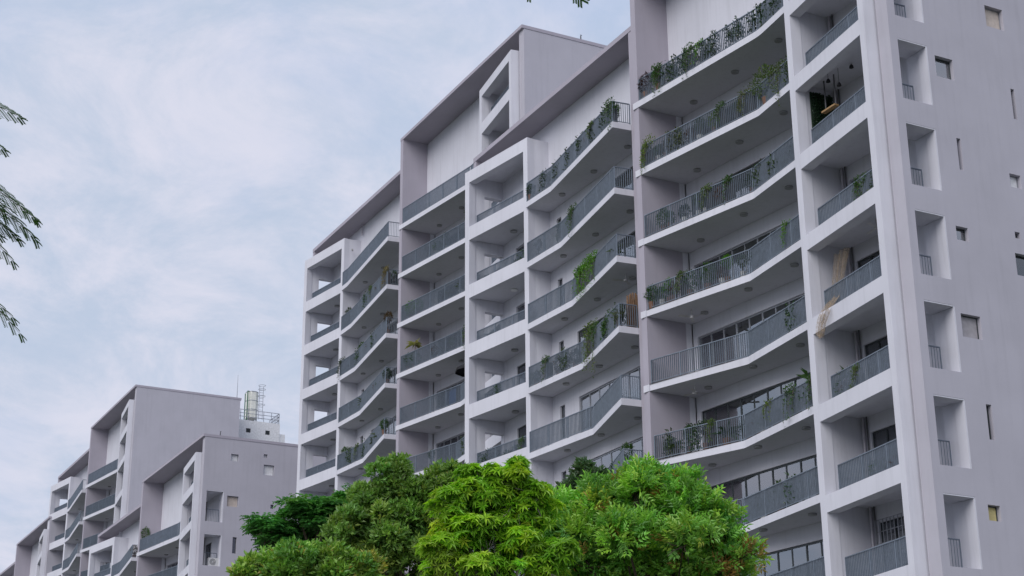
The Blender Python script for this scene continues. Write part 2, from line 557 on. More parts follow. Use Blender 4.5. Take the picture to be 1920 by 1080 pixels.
    xl = a0[0] + 0.38
    c1 = GP(WG, 0.452); xo = c1[0]
    # niches: corner pier, spandrels and inner cheek
    mb = MB()
    mb.box(X(-40.85), xo, c1[1] + 0.12, Y(36.45), 0, Zt(39.748))
    mb.prism([GP(WG - 0.36, 0.453), GP(WG, 0.453), (xo, c1[1] + 0.118), (X(-40.85), c1[1] + 0.118)], 0, Zt(39.747))
    B(mb, 'corner_pier', 'white')
    nz = []
    top = Zt(39.745)
    zz = []
    for k in range(-1, nlev + 1):
        za, zb_ = S(k) - 0.23, S(k - 1) - 1.16
        if k == -1: za, zb_ = Zt(37.35), Zt(38.9)
        zz.append((za, zb_))
    mb = MB()
    prev = top
    for za, zb_ in zz:
        mb.box(X(-40.85), X(-40.205), Y(36.452), Y(37.798), zb_, prev)
        if niches:
            mb.box(X(-40.2), X(-39.757), Y(37.74), Y(37.797), za + .003, zb_ - .05)
            mb.box(X(-40.2), X(-39.757), Y(36.453), Y(37.796), zb_ - .045, zb_ - .004)
        prev = za
    mb.box(X(-40.85), X(-40.205), Y(36.452), Y(37.798), 0, prev)
    mb.box(X(-40.85), X(-40.205), Y(37.8), Y(38.4), 0, top)
    B(mb, 'niche_lining', 'white')
    # back wall of the loggias
    holes = []
    for k in range(1, nlev + 1):
        holes.append((0.42, 1.95, S(k) - 0.15, S(k - 1) - 0.95))
    mb = MB(); mb.panel((xl, Y(38.2)), 0, 0.2, 0.0, X(-40.85) - xl, 0, zhigh - 0.202, holes); B(mb, 'facade_wall', 'white')
    for k in range(1, nlev + 1):
        window_row(B, root, xl, Y(38.2), 0, 0.42, 1.95, S(k) - 0.15, S(k - 1) - 0.95, 2, R)
    mb = MB(); mb.prism([GP(0.4, .453), GP(WG - .37, .453), (X(-40.85), c1[1] + .118), (X(-40.85), Y(38.2)), (xl, Y(38.2))], Zt(39.5), Zt(39.74)); B(mb, 'frame_roof', 'white')
    mb = MB(); mb.box(X(-45.9), X(-40.2), Y(37.68), Y(37.9), Zt(39.76), zhigh - 0.2); B(mb, 'penthouse_wall', 'white')
    for k in range(-1, nlev + 1):
        zt = S(k) - 0.15 if k >= 0 else Zt(37.3)
        mb = MB(); mb.prism([GP(0.41, .454), GP(WG - .38, .454), (X(-40.855), c1[1] + .12), (X(-40.855), Y(38.198)), (xl + .003, Y(38.198))], zt - 0.2, zt)
        f_ = B(mb, 'loggia_floor', 'white')
        p0 = (xl + .02, GP(0.4, 0.62)[1]); p1 = (X(-40.87), GP(WG - .36, 0.62)[1])
        B(rail_mesh([p0, p1], zt, 1.25), 'railing', 'rail', f_)
        PATH[(key, 'G', k)] = ([p0, p1], zt)
        if niches:
            B(rail_mesh([(X(-40.60), Y(36.47)), (X(-40.60), Y(37.72))], zt, 1.05, 0.115, 0.02), 'niche_railing', 'rail', f_)
    mb = MB(); mb.tube([(xl + 0.16, Y(38.09), 0), (xl + 0.16, Y(38.09), Zt(39.5))], [0.055, 0.055], 9); B(mb, 'drain_pipe', 'pipe')
    mb = MB(); mb.tube([(xl + 0.32, Y(38.13), 0), (xl + 0.32, Y(38.13), Zt(39.5))], [0.03, 0.03], 7); B(mb, 'drain_pipe', 'pipe_dark')

    # ---- end wall with its openings
    hs = []
    if niches:
        for i, (za, zb_) in enumerate(zz):
            if niches == 2 and i < 1: continue
            hs.append((0.35, 1.70, za, zb_))
    for (ya, yb, za, zb_, kind) in wins:
        hs.append((ya - 36.1, yb - 36.1, za + vz, zb_ + vz))
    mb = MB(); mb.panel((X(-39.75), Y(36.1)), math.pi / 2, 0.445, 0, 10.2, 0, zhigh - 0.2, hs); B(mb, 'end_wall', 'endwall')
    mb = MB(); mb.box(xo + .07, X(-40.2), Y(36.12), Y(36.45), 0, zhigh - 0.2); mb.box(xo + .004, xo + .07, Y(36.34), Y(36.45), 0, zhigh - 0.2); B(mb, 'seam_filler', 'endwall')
    for (ya, yb, za, zb_, kind) in wins:
        small_window(B, (X(-39.75), Y(36.1)), math.pi / 2, ya - 36.1, yb - 36.1, za + vz, zb_ + vz, 'glass_green' if kind == 'green' else 'glass', kind, 0.16)

    # ---- curved balconies F
    for k in range(nlev + 1):
        bx, by = F_b[min(k, len(F_b) - 1)]
        bk = lambda x: Y(38.3) + (x - X(-56.2)) * math.tan(fa)
        yr = Y(by) - (X(-45.92) - X(bx)) * math.tan(math.radians(6.4))
        pts = [(X(-56.55), Y(35.90)), (X(bx), Y(by)), (X(-45.925), yr)]
        # three short chords ease the kink
        ease = []
        for t_ in (-0.06, 0.06) if k else (-0.30, -0.11, 0.11, 0.30):
            q = pts[2] if t_ > 0 else pts[0]
            l = math.hypot(q[0] - pts[1][0], q[1] - pts[1][1])
            f = abs(t_) / l
            ease.append((pts[1][0] + (q[0] - pts[1][0]) * f, pts[1][1] + (q[1] - pts[1][1]) * f - (0.008 if abs(t_) < .2 else 0)))
        front = [pts[0]] + ease + [pts[2]]
        bkw = [(X(-45.925), bk(X(-45.925)) - 0.003), (X(-56.195), bk(X(-56.195)) - 0.003), (X(-56.195), Y(35.96)), (X(-56.55), Y(35.96))]
        mb = MB(); mb.prism(front + bkw, S(k), S(k) + 0.3)
        f_ = B(mb, 'balcony', 'white')
        path = [(X(-56.17), Y(35.98) + (0.36 * (front[1][1] - front[0][1]) / (front[1][0] - front[0][0])))] + [(p[0], p[1] + .07) for p in ease] + [(pts[2][0], pts[2][1] + .07)]
        B(rail_mesh(path, S(k) + 0.3), 'railing', 'rail', f_)
        PATH[(key, 'F', k)] = (path, S(k) + 0.3)
        for lx in (-54.6, -51.4, -48.3):
            mb = MB(); mb.disc((X(lx), Y(37.85), S(k) - 0.075), 0.165, 0.078)
            B(mb, 'ceiling_lamp', 'light')
    return root, B


def window_row(B, root, x0, y0, ang, ua, ub, za, zb, n, R):
    """aluminium frame with n panes, curtains behind some; pane children of the frame"""
    d = (math.cos(ang), math.sin(ang)); nn = (-d[1], d[0])

    def P(u, t): return (x0 + d[0] * u + nn[0] * t, y0 + d[1] * u + nn[1] * t)
    mb = MB()
    T0, T1 = 0.07, 0.13
    e = 0.004
    w_ = 0.055

    def bar(u0, u1, z0, z1, t0=T0, t1=T1):
        mb.prism([P(u0, t0), P(u1, t0), P(u1, t1), P(u0, t1)], z0, z1)
    bar(ua + e, ub - e, zb - 0.07, zb - e); bar(ua + e, ub - e, za + e, za + 0.06)
    st = (ub - ua) / n
    for i in range(n + 1):
        c = ua + st * i
        l, r = (c - w_ / 2, c + w_ / 2)
        if i == 0: l, r = ua + e, ua + e + w_
        if i == n: l, r = ub - e - w_, ub - e
        bar(l, r, za + 0.06, zb - 0.07, T0 + .002, T1 - .002)
    fr = B(mb, 'window_frame', 'frame' if R.random() < .45 else 'alu')
    for i in range(n):
        p = MB()
        a, b = ua + st * i + w_ / 2, ua + st * (i + 1) - w_ / 2
        t = 0.095 + 0.012 * (i % 2)
        p.prism([P(a, t), P(b, t), P(b, t + .008), P(a, t + .008)], za + 0.06, zb - 0.07)
        B(p, 'glass_pane', 'glass', fr)
    i = 0
    while i < n:
        r = R.random()
        if r < 0.54:
            m = 1 if r < .32 else 2
            m = min(m, n - i)
            cu = MB()
            a, b = ua + st * i + .03, ua + st * (i + m) - .03
            seg = 14 * m
            for j in range(seg):
                u0 = a + (b - a) * j / seg; u1 = a + (b - a) * (j + 1) / seg
                t0 = .27 + .035 * math.sin(j * 1.9); t1 = .27 + .035 * math.sin((j + 1) * 1.9)
                q0, q1 = P(u0, t0), P(u1, t1)
                cu.face([(*q0, za + .05), (*q1, za + .05), (*q1, zb - .06), (*q0, zb - .06)])
            B(cu, 'curtain', 'curtain', fr)
            i += m
        elif r < 0.66:
            cu = MB()
            a, b = ua + st * i + .03, ua + st * (i + 1) - .03
            cu.prism([P(a, .22), P(b, .22), P(b, .23), P(a, .23)], za + .05, zb - .05)
            B(cu, 'blind', 'blind', fr)
            i += 1
        else:
            i += 1
    return fr


def small_window(B, o, ang, ua, ub, za, zb, glass, kind, depth=0.10):
    d = (math.cos(ang), math.sin(ang)); nn = (-d[1], d[0])

    def P(u, t): return (o[0] + d[0] * u + nn[0] * t, o[1] + d[1] * u + nn[1] * t)
    mb = MB()
    e = 0.004; w_ = 0.04
    for (a, b, c, f) in ((ua + e, ub - e, zb - w_, zb - e), (ua + e, ub - e, za + e, za + w_), (ua + e, ua + w_, za + w_, zb - w_), (ub - w_, ub - e, za + w_, zb - w_)):
        mb.prism([P(a, depth), P(b, depth), P(b, depth + .05), P(a, depth + .05)], c, f)
    fr = B(mb, 'window_frame', 'alu' if kind in ('white', 'beige') else 'frame')
    p = MB(); p.prism([P(ua + w_, depth + .02), P(ub - w_, depth + .02), P(ub - w_, depth + .028), P(ua + w_, depth + .028)], za + w_, zb - w_)
    if kind in ('beige', 'grey', 'yellow', 'white'):
        B(p, 'blind', {'beige': 'beige', 'grey': 'greyblind', 'yellow': 'yellow', 'white': 'whiteblind'}[kind], fr)
    else:
        B(p, 'glass_pane', glass, fr)
        if kind == 'half':
            q = MB(); um = ua + (ub - ua) * .72
            q.prism([P(ua + w_, depth + .06), P(um, depth + .06), P(um, depth + .07), P(ua + w_, depth + .07)], za + w_, zb - w_)
            B(q, 'blind', 'greyblind', fr)
        elif kind == 'pale':
            q = MB(); q.prism([P(ua + w_, depth + .10), P(ub - w_, depth + .10), P(ub - w_, depth + .11), P(ua + w_, depth + .11)], za + w_, zb - w_)
            B(q, 'blind', 'whiteblind', fr)
    return fr


def sc_(l):   # openings measured on the near end wall
    return [(ya * .9888, yb * .9888, (za - 1.6) * .9888 + 1.6, (zb - 1.6) * .9888 + 1.6, k) for ya, yb, za, zb, k in l]


near_wins = sc_([(41.31, 42.19, 32.07, 32.96, 'beige'), (38.55, 39.39, 29.33, 30.17, 'pale'), (42.12, 42.30, 28.38, 29.63, 'slot'),
                 (39.16, 39.35, 25.74, 26.98, 'white'), (41.54, 42.07, 25.54, 26.07, 'white'), (38.67, 39.22, 22.97, 23.49, 'half'),
                 (41.45, 41.70, 23.52, 23.77, 'grey'), (41.34, 42.2, 22.09, 22.93, 'green'), (38.46, 39.34, 19.37, 20.21, 'grey'),
                 (39.15, 39.39, 15.83, 17.06, 'slot'), (38.74, 39.27, 13.04, 13.57, 'yellow')])
V3 = (-78.55, -0.36, -6.35)
far_wins = [(ya - V3[1], yb - V3[1], za - V3[2], zb - V3[2], k) for ya, yb, za, zb, k in [
    (37.84, 38.44, 32.82, 33.36, 'white'), (40.43, 40.73, 33.36, 33.62, 'white'), (40.47, 41.31, 32.01, 32.81, 'white'),
    (37.70, 38.59, 29.29, 30.11, 'beige'), (38.29, 38.61, 25.78, 27.0, 'slot'), (41.14, 41.40, 29.44, 29.75, 'slot'), (40.63, 41.15, 25.75, 26.12, 'slot')]]

E2 = [(-66.16, 36.97), (-65.33, 37.01), (-64.48, 37.10), (-63.9, 37.2), (-63.24, 37.34), (-62.6, 37.45)]
F2 = [(-48.42, 36.95), (-49.05, 37.16), (-49.92, 37.30), (-50.61, 37.40), (-51.29, 37.53), (-51.87, 37.55), (-52.3, 37.6)]
V1 = (-33.1, 3.05, 6.85)
E1 = [(x + 33.1, y - 3.05) for x, y in [(-100.6, 39.9), (-99.79, 39.92), (-99.1, 39.99), (-98.16, 40.04), (-97.8, 40.2), (-97.2, 40.3)]]
F1 = [(x + 33.1, y - 3.05) for x, y in [(-81.3, 39.98), (-81.6, 40.13), (-81.9, 40.22), (-82.2, 40.27), (-83.08, 40.2), (-83.9, 40.3)]]
V4 = (-109.25, 2.0, 6.2)
V5 = (-142.5, 2.0, 0.15)

near, Bn = building('n', 'apartment_building', (0, 0, 0), 'nearest pale block, its blank mauve end wall with small windows fills the right edge', 8, E2, F2, near_wins, 1, random.Random(3))
mid, Bm = building('m', 'apartment_building', V1, 'taller middle block rising behind the nearest block, open frame at its left end', 6, E1, F1, [], 0, random.Random(8))
far3, B3_ = building('p', 'apartment_building', V3, 'low far block whose windowed end wall shows above the left trees', 4, E2, F2, far_wins, 2, random.Random(11))
far4, B4_ = building('q', 'apartment_building', V4, 'tall far block with a blank mauve end wall beside the rooftop tank', 6, E1, F2, [], 0, random.Random(13))
far5, B5_ = building('r', 'apartment_building', V5, 'farthest block cut off by the bottom left corner of the photo', 5, E2, F2, [], 0, random.Random(17))

# ------------------------------------------------------------------ extra fixtures that belong to the blocks
def ceiling_fan(B, c, rot):
    mb = MB()
    mb.tube([(c[0], c[1], c[2]), (c[0], c[1], c[2] - .28)], [.02, .02], 8)
    mb.disc((c[0], c[1], c[2] - .38), .10, .10, 12)
    o = B(mb, 'ceiling_fan', 'fan', smooth=False)
    for i in range(3):
        an = rot + i * 2.094
        d = Vector((math.cos(an), math.sin(an), 0)); s_ = Vector((-d.y, d.x, .18))
        p = Vector((c[0], c[1], c[2] - .33))
        bl = MB()
        a, b = p + d * .1, p + d * .62
        bl.face([a - s_ * .05, b - s_ * .075, b + s_ * .075, a + s_ * .05])
        bl.face([x + Vector((0, 0, .012)) for x in (a + s_ * .05, b + s_ * .075, b - s_ * .075, a - s_ * .05)])
        B(bl, 'fan_blade', 'fan', o)


ceiling_fan(Bn, (-54.6, 37.2, S0 - FH * 3), .4)
ceiling_fan(Bn, (-54.65, 37.2, S0 - FH * 4), 1.3)
ceiling_fan(Bn, (-42.6, 37.2, S0 - FH * 3 - 0.35), .9)
ceiling_fan(Bn, (-59.6, 37.1, S0 - FH * 2), .2)

# drain stub and camera under the low roof of the middle block, small vents on the roofs
mb = MB(); mb.tube([(-101.2, 41.15, 46.45), (-101.2, 41.15, 45.7)], [.06, .06], 9); Bm(mb, 'drain_stub', 'pipe')
mb = MB(); mb.tube([(-101.55, 40.6, 44.55), (-101.25, 40.45, 44.5)], [.06, .07], 9); Bm(mb, 'wall_camera', 'light')
for B_, (vx_, vy_, vz_) in ((Bm, (-72.9, 42.9, 47.9)), (B3_, (-118.3, 36.9, 34.7)), (Bm, (-80.0, 39.6, 47.9)), (Bn, (-66.0, 37.3, 39.9))):
    mb = MB(); mb.tube([(vx_, vy_, vz_), (vx_, vy_, vz_ + .22), (vx_ + .05, vy_, vz_ + .3)], [.04, .04, .07], 8); B_(mb, 'roof_vent', 'pipe_dark')

# security grille on the lowest visible loggia window
mb = MB()
z0, z1 = 11.8, 13.9
for i in range(8):
    x = -45.05 + i * .2
    mb.box(x - .012, x + .012, 38.02, 38.05, z0, z1)
for i in range(6):
    z = z0 + (z1 - z0) * i / 5
    mb.box(-45.07, -43.63, 38.045, 38.065, z - .012, z + .012)
Bn(mb, 'window_grille', 'alu')

# ------------------------------------------------------------------ service tower with the water tank, behind the tall far block
tw = empty('service_tower', (-153.5, 51.6, 0))
tag(tw, 'white rooftop stair tower with two louvred vents beneath the water tank', 'tower')
toff = (-153.5, 51.6, 0)
mb = MB(); mb.panel((-152, 48.5), math.pi / 2, .2, 0, 5.0, 0, 46.0, [(1.5, 1.97, 44.75, 45.18), (3.5, 3.97, 44.75, 45.18)]); mb.build('wall', M['whiteblind'], tw, toff)
mb = MB(); mb.box(-155, -152.2, 48.5, 53.5, 0, 45.98); mb.box(-154.5, -152.1, 53.5, 54.1, 0, 45.0); mb.build('core', M['whiteblind'], tw, toff)
for a in (50.0, 52.0):
    mb = MB()
    for i in range(6):
        mb.box(-152.16, -152.06, a, a + .47, 44.76 + i * .07, 44.79 + i * .07)
    mb.build('vent_louvre', M['frame'], tw, toff)
mb = MB()
for (p, q_) in (((-152.1, 48.6), (-152.1, 53.4)), ((-152.1, 53.4), (-154.9, 53.4))):
    for h in (.35, .7, 1.05):
        mb.obox(p, q_, .05, 46.0 + h, 46.05 + h)
    for i in range(7):
        t = i / 6
        c = (p[0] + (q_[0] - p[0]) * t, p[1] + (q_[1] - p[1]) * t)
        mb.box(c[0] - .025, c[0] + .025, c[1] - .025, c[1] + .025, 46.0, 47.05)
mb.build('roof_railing', M['alu'], tw, toff)
tk = empty('water_tank', (-153.2, 50.85, 46.0))
tag(tk, 'cream sectional water tank on the white tower with ladder cage', 'tank')
koff = (-153.2, 50.85, 46.0)
for i in range(3):
    mb = MB()
    zq = 46.5 + i * .92
    r = .62
    poly = [(-153.2 + r * math.cos(math.radians(22.5 + 45 * k)), 50.85 + r * math.sin(math.radians(22.5 + 45 * k))) for k in range(8)]
    mb.prism(poly, zq, zq + .86); mb.build('tank_section', M['tank'], tk, koff)
    mb = MB(); mb.prism([(-153.2 + (x + 153.2) * 1.05, 50.85 + (y - 50.85) * 1.05) for x, y in poly], zq + .862, zq + .918); mb.build('tank_band', M['alu'], tk, koff)
mb = MB()
for sx in (-.4, .4):
    for sy in (-.4, .4):
        mb.box(-153.2 + sx - .05, -153.2 + sx + .05, 50.85 + sy - .05, 50.85 + sy + .05, 46.0, 46.5)
mb.box(-153.5, -152.9, 50.6, 51.1, 46.0, 46.3)
mb.build('tank_stand', M['pipe_dark'], tk, koff)
mb = MB()
mb.tube([(-152.6, 50.2, 46.0), (-152.6, 50.2, 49.2), (-152.9, 50.5, 49.25)], [.06, .06, .06], 8)
mb.tube([(-152.7, 49.98, 46.0), (-152.7, 49.98, 48.9)], [.05, .05], 8)
mb.build('tank_pipe', M['green_pipe'], tk, koff)
mb = MB()
for sy in (-.2, .2): mb.tube([(-153.0, 51.75 + sy, 46.5), (-153.0, 51.75 + sy, 50.0)], [.025, .025], 6)
for i in range(11): mb.tube([(-153.0, 51.55, 46.6 + i * .3), (-153.0, 51.95, 46.6 + i * .3)], [.018, .018], 5)
for zr in (48.0, 48.9, 49.6, 50.0):
    ring = [(-152.85 + .35 * math.cos(t * math.pi / 8), 51.75 + .35 * math.sin(t * math.pi / 8), zr) for t in range(17)]
    mb.tube(ring, [.02] * 17, 5, False)
mb.build('ladder_cage', M['alu'], tk, koff)
mast = MB(); mast.tube([(-149.5, 48.1, 47.2), (-149.5, 48.1, 49.7)], [.04, .015], 6)
tag(mast.build('lightning_rod', M['alu']), 'thin lightning rod at the roof edge left of the water tank', 'lightning rod')

# ------------------------------------------------------------------ trees
def blade_color(R, pal):
    c = pal[0]
    r = R.random(); acc = 0
    for col, p in pal:
        acc += p
        if r < acc: return jit(R, col)
    return jit(R, pal[-1][0])


def tree(name, label, base, lobes, style, pal, trunk_r, seed, dens=1.0, bark='bark', depth=(-.85, .5)):
    R = random.Random(seed)
    root = empty(name, base)
    tag(root, label, 'tree')
    lob = []
    for (x, y, z, r) in lobes:
        lob.append((x, y, z, r))
        lob.append((x + depth[0] * r * 1.3, y + depth[1] * r * 1.3, z - r * .35, r * .9))
    zmin = min(l[2] - l[3] for l in lob)
    top = Vector((sum(l[0] for l in lob) / len(lob), sum(l[1] for l in lob) / len(lob), zmin + .2))
    tb = MB()
    b = Vector(base)
    pts = [b + (top - b) * t + Vector((.12 * math.sin(t * 5 + seed), .12 * math.cos(t * 4), 0)) * (1 - abs(2 * t - 1)) for t in (0, .2, .4, .6, .8, 1)]
    tb.tube(pts, [trunk_r * (1 - .55 * t) * (1.35 if t == 0 else 1) for t in (0, .2, .4, .6, .8, 1)], 10)
    tb.build('trunk', M[bark], root, base, True)
    lm = MB()
    for i, (x, y, z, r) in enumerate(lob):
        c = Vector((x, y, z))
        st = pts[4] if i % 2 else pts[5]
        m1 = st + (c - st) * .5 + Vector((0, 0, -.15 * (c - st).length)) + rv(R) * .1
        lm.tube([st, m1, c, c + rv(R) * r * .5], [trunk_r * .32, trunk_r * .2, trunk_r * .09, .008], 6)
        for j in range(4):
            e = c + rv(R) * r * .85
            lm.tube([c, (c + e) / 2 + rv(R) * .05, e], [trunk_r * .08, .012, .005], 5)
    lm.build('limbs', M[bark], root, base, True)
    fo = MB()
    # every limb carries a handful of leaf mounds; leaves sit on the mounds, gaps stay between them
    cl = []
    for li, (x, y, z, r) in enumerate(lob):
        c = Vector((x, y, z))
        nsub = 9 if li % 2 == 0 else 5
        for i in range(nsub):
            d = rv(R)
            if li % 2 == 0 and d.z < -.35: d.z = -d.z
            sr = r * R.uniform(.18, .5)
            off = d * (r * R.uniform(.62, 1.12) - sr * .45)
            if style == 'layer': off.z *= .5
            cl.append((c + off, sr, blade_color(R, pal)))
        cl.append((c, r * .55, blade_color(R, pal)))
    for c, r, ccol in cl:
        n = int({'rosette': 125, 'compound': 84, 'small': 150, 'layer': 72}[style] * dens * (r / .4) ** 2)
        for i in range(n):
            d = rv(R)
            if d.z < -.2 and R.random() < .75: d.z = -d.z
            rr = r * (.66 + .42 * R.random() + (.35 * R.random() if R.random() < .08 else 0))
            flat = {'rosette': .72, 'layer': .42}.get(style, .85)
            p = c + Vector((d.x * rr, d.y * rr, d.z * rr * flat))
            outw = (d + Vector((0, 0, .75)) + rv(R) * .35).normalized()
            col = jit(R, ccol, .16, .08) if R.random() < .8 else blade_color(R, pal)
            if style == 'rosette':
                u = outw.cross(Vector((0, 0, 1)));  u = u.normalized() if u.length > .05 else Vector((1, 0, 0))
                v = outw.cross(u)
                k = R.randint(7, 9); ph = R.random() * 6
                L_ = R.uniform(.13, .20)
                for j in range(k):
                    an = ph + 2 * math.pi * j / k
                    ld = (u * math.cos(an) + v * math.sin(an) + outw * R.uniform(-.05, .55)).normalized()
                    fo.leaf(p, ld, outw, L_ * R.uniform(.8, 1.1), L_ * .25, jit(R, col, .10, .06), R.uniform(.12, .4))
            elif style == 'compound':
                st = (outw + rv(R) * .45).normalized()
                sd = st.cross(rv(R)).normalized()
                up = sd.cross(st)
                if up.z < 0: up = -up
                L_ = R.uniform(.16, .26)
                k = R.randint(3, 5)
                for j in range(k):
                    q = p + st * L_ * (j + .6) / k - up * L_ * .22 * ((j + .6) / k) ** 2
                    for sg in (-1, 1):
                        ld = (sd * sg + st * .6 + rv(R) * .2).normalized()
                        fo.leaf(q, ld, up, R.uniform(.10, .15), R.uniform(.042, .06), jit(R, col, .12, .06), R.uniform(.05, .35))
                fo.leaf(p + st * L_, st, up, .14, .055, jit(R, col, .1, .05), .25)
            elif style == 'small':
                for j in range(4):
                    ld = (outw + rv(R) * .9).normalized()
                    fo.leaf(p + rv(R) * .06, ld, (rv(R) + Vector((0, 0, .6))), R.uniform(.10, .17), R.uniform(.05, .075), jit(R, col, .15, .08), R.uniform(0, .35))
            else:   # layered umbrella crown, drooping fine sprays
                st = (Vector((d.x, d.y, R.uniform(-.3, .35))) + rv(R) * .3).normalized()
                sd = st.cross(Vector((0, 0, 1))).normalized()
                up = Vector((0, 0, 1))
                L_ = R.uniform(.18, .28)
                for j in range(5):
                    q = p + st * L_ * (j + .5) / 5 - up * L_ * .3 * (j / 5) ** 2
                    for sg in (-1, 1):
                        fo.leaf(q, (sd * sg + st * .4 + rv(R) * .2).normalized(), up + rv(R) * .35, R.uniform(.10, .15), .055, jit(R, col, .12, .06), .25)
    fo.build('crown', M['leaf'], root, base, False, True)
    return root


G_dark = (0.022, 0.060, 0.018); G_mid = (0.040, 0.110, 0.022); G_bright = (0.11, 0.24, 0.018); G_lime = (0.33, 0.56, 0.035)
RUST = (0.22, 0.13, 0.035); OLIVE = (0.085, 0.125, 0.028)
tree('umbrella_tree', 'flat-topped dark green tree at the left, in front of the low far block', (-42.6, 16.0, 0),
     [(-42.56, 14.72, 11.0, 0.67), (-42.18, 15.49, 11.44, 0.82), (-41.83, 16.28, 11.66, 0.74), (-41.57, 16.88, 11.74, 0.59), (-42.53, 14.95, 10.76, 0.45), (-42.03, 16.06, 11.16, 0.74)],
     'layer', [((0.085, 0.27, 0.065), .5), ((0.11, 0.33, 0.08), .4), ((0.16, 0.38, 0.085), .1)], .2, 4, 1.2)
tree('broadleaf_tree', 'tall dark bushy tree between the umbrella tree and the bright tree', (-38.2, 17.0, 0),
     [(-37.49, 16.29, 11.26, 0.75), (-37.9, 15.76, 10.48, 0.88), (-37.53, 16.62, 10.48, 1.08), (-37.1, 17.3, 11.01, 0.81), (-38.04, 15.99, 9.44, 1.08), (-37.56, 17.08, 9.45, 1.08), (-36.84, 17.62, 11.4, 0.43), (-38.12, 15.43, 10.15, 0.61)],
     'small', [((0.14, 0.27, 0.055), .45), ((0.19, 0.33, 0.065), .36), ((0.29, 0.39, 0.075), .19)], .2, 5, 1.25)
tree('olive_green_tree', 'low olive tree with rusty shoots at the bottom left of the trees', (-34.4, 13.2, 0),
     [(-34.36, 11.92, 8.32, 0.50), (-34.08, 12.55, 8.50, 0.46), (-33.83, 13.27, 8.30, 0.52), (-34.55, 11.51, 8.03, 0.42), (-33.64, 14.02, 7.9, 0.75), (-33.87, 13.49, 7.88, 0.96), (-34.21, 12.63, 7.87, 0.96)],
     'small', [((0.18, 0.36, 0.065), .45), ((0.26, 0.42, 0.07), .33), ((0.32, 0.30, 0.065), .14), ((0.12, 0.27, 0.05), .08)], .16, 6, 0.95)
tree('whorled_leaf_tree', 'bright lime green tree with starry leaf whorls at the bottom centre', (-28.3, 14.6, 0),
     [(-27.87, 13.9, 8.93, 0.52), (-27.59, 14.39, 9.08, 0.43), (-28.18, 13.42, 8.67, 0.43), (-27.46, 14.84, 8.66, 0.43), (-28.14, 13.69, 8.27, 0.54), (-27.87, 14.24, 8.27, 0.62), (-27.65, 14.76, 8.07, 0.52), (-28.39, 13.47, 7.63, 0.62), (-28.07, 14.22, 7.43, 0.72), (-27.63, 15.03, 7.52, 0.62)],
     'rosette', [(G_lime, .45), ((0.25, 0.49, 0.035), .4), ((0.42, 0.58, 0.055), .15)], .15, 7, 1.0, 'bark_grey')
tree('compound_leaf_tree', 'wide green tree with rust-coloured shoot tips at the bottom right of the trees', (-28.9, 18.4, 0),
     [(-28.49, 17.78, 9.34, 0.52), (-28.99, 17.17, 9.03, 0.67), (-28.2, 18.36, 9.21, 0.61), (-29.4, 16.63, 8.61, 0.67), (-28.74, 17.77, 8.59, 0.89), (-28.06, 18.77, 8.72, 0.67), (-27.83, 19.25, 8.33, 0.61), (-27.59, 19.7, 8.0, 0.45), (-29.31, 17.07, 7.91, 0.89), (-28.59, 18.29, 7.78, 0.95), (-27.96, 19.29, 7.64, 0.72), (-28.43, 17.75, 9.62, 0.27), (-27.9, 18.65, 9.42, 0.31), (-27.79, 19.07, 8.97, 0.45), (-27.9, 17.2, 8.2, 0.5), (-27.4, 18.2, 8.1, 0.5)],
     'compound', [((0.21, 0.47, 0.07), .45), ((0.30, 0.54, 0.07), .28), ((0.15, 0.36, 0.07), .12), ((0.40, 0.50, 0.08), .10), ((0.38, 0.24, 0.065), .05)], .2, 9, 1.15)
tree('pale_leaf_tree', 'small grey-green treetop peeking behind the wide green tree', (-34.9, 20.4, 0),
     [(-34.46, 20.05, 11.17, 0.4), (-34.67, 19.81, 10.88, 0.4), (-34.37, 20.36, 10.81, 0.53)],
     'small', [((0.075, 0.14, 0.06), .6), ((0.10, 0.17, 0.07), .4)], .12, 10, 1.3)

# feathery tree beside the camera: its trunk stands left of the frame, leaf sprays reach in
def frond(mb, R, p, d, up, L_, col, curl=.35):
    d = d.normalized(); sd = d.cross(up).normalized(); up = sd.cross(d)
    n = 13
    prev = None
    rach = []
    for i in range(n + 1):
        t = i / n
        q = p + d * L_ * t - up * L_ * curl * t * t
        rach.append(q)
    for i in range(2, n + 1):
        q = rach[i]; tan = (rach[i] - rach[i - 1]).normalized()
        t = i / n
        pl = .135 * math.sin(math.pi * (.18 + .72 * t))
        for sg in (-1, 1):
            pd = (sd * sg * .62 + tan * .85 - Vector((0, 0, .06))).normalized()
            m = 13
            for j in range(1, m + 1):
                c = q + pd * pl * j / m - up * pl * .10 * (j / m) ** 2
                ls = pd.cross(up).normalized()
                for s2 in (-1, 1):
                    ld = (ls * s2 + pd * .55).normalized()
                    mb.leaf(c, ld, up, .016, .0062, jit(R, col, .2, .1), .1)
    return rach


R = random.Random(21)
pr = empty('feathery_leaf_tree', (-6.6, -2.2, 0))
tag(pr, 'feathery-leaved tree whose dark sprays reach in at the left and top edges', 'tree')
poff = (-6.6, -2.2, 0)
tb = MB(); tb.tube([(-6.6, -2.2, 0), (-6.62, -2.1, 1.5), (-6.55, -1.9, 3.0), (-6.6, -1.7, 4.2)], [.19, .16, .14, .12], 10)
tb.build('trunk', M['bark_grey'], pr, poff, True)
lm = MB()
lm.tube([(-6.6, -1.7, 4.2), (-6.75, -.9, 4.9), (-6.9, -.1, 5.0), (-6.95, .45, 4.9)], [.10, .06, .035, .012], 7)
lm.tube([(-6.6, -1.9, 3.0), (-6.9, -1.0, 3.7), (-7.1, .0, 4.1), (-7.1, .5, 4.1)], [.07, .04, .025, .01], 7)
lm.tube([(-6.6, -1.7, 4.2), (-6.2, -.6, 6.0), (-5.8, 1.2, 6.5), (-5.55, 2.7, 6.1), (-5.5, 2.95, 5.95)], [.11, .08, .05, .02, .01], 7)
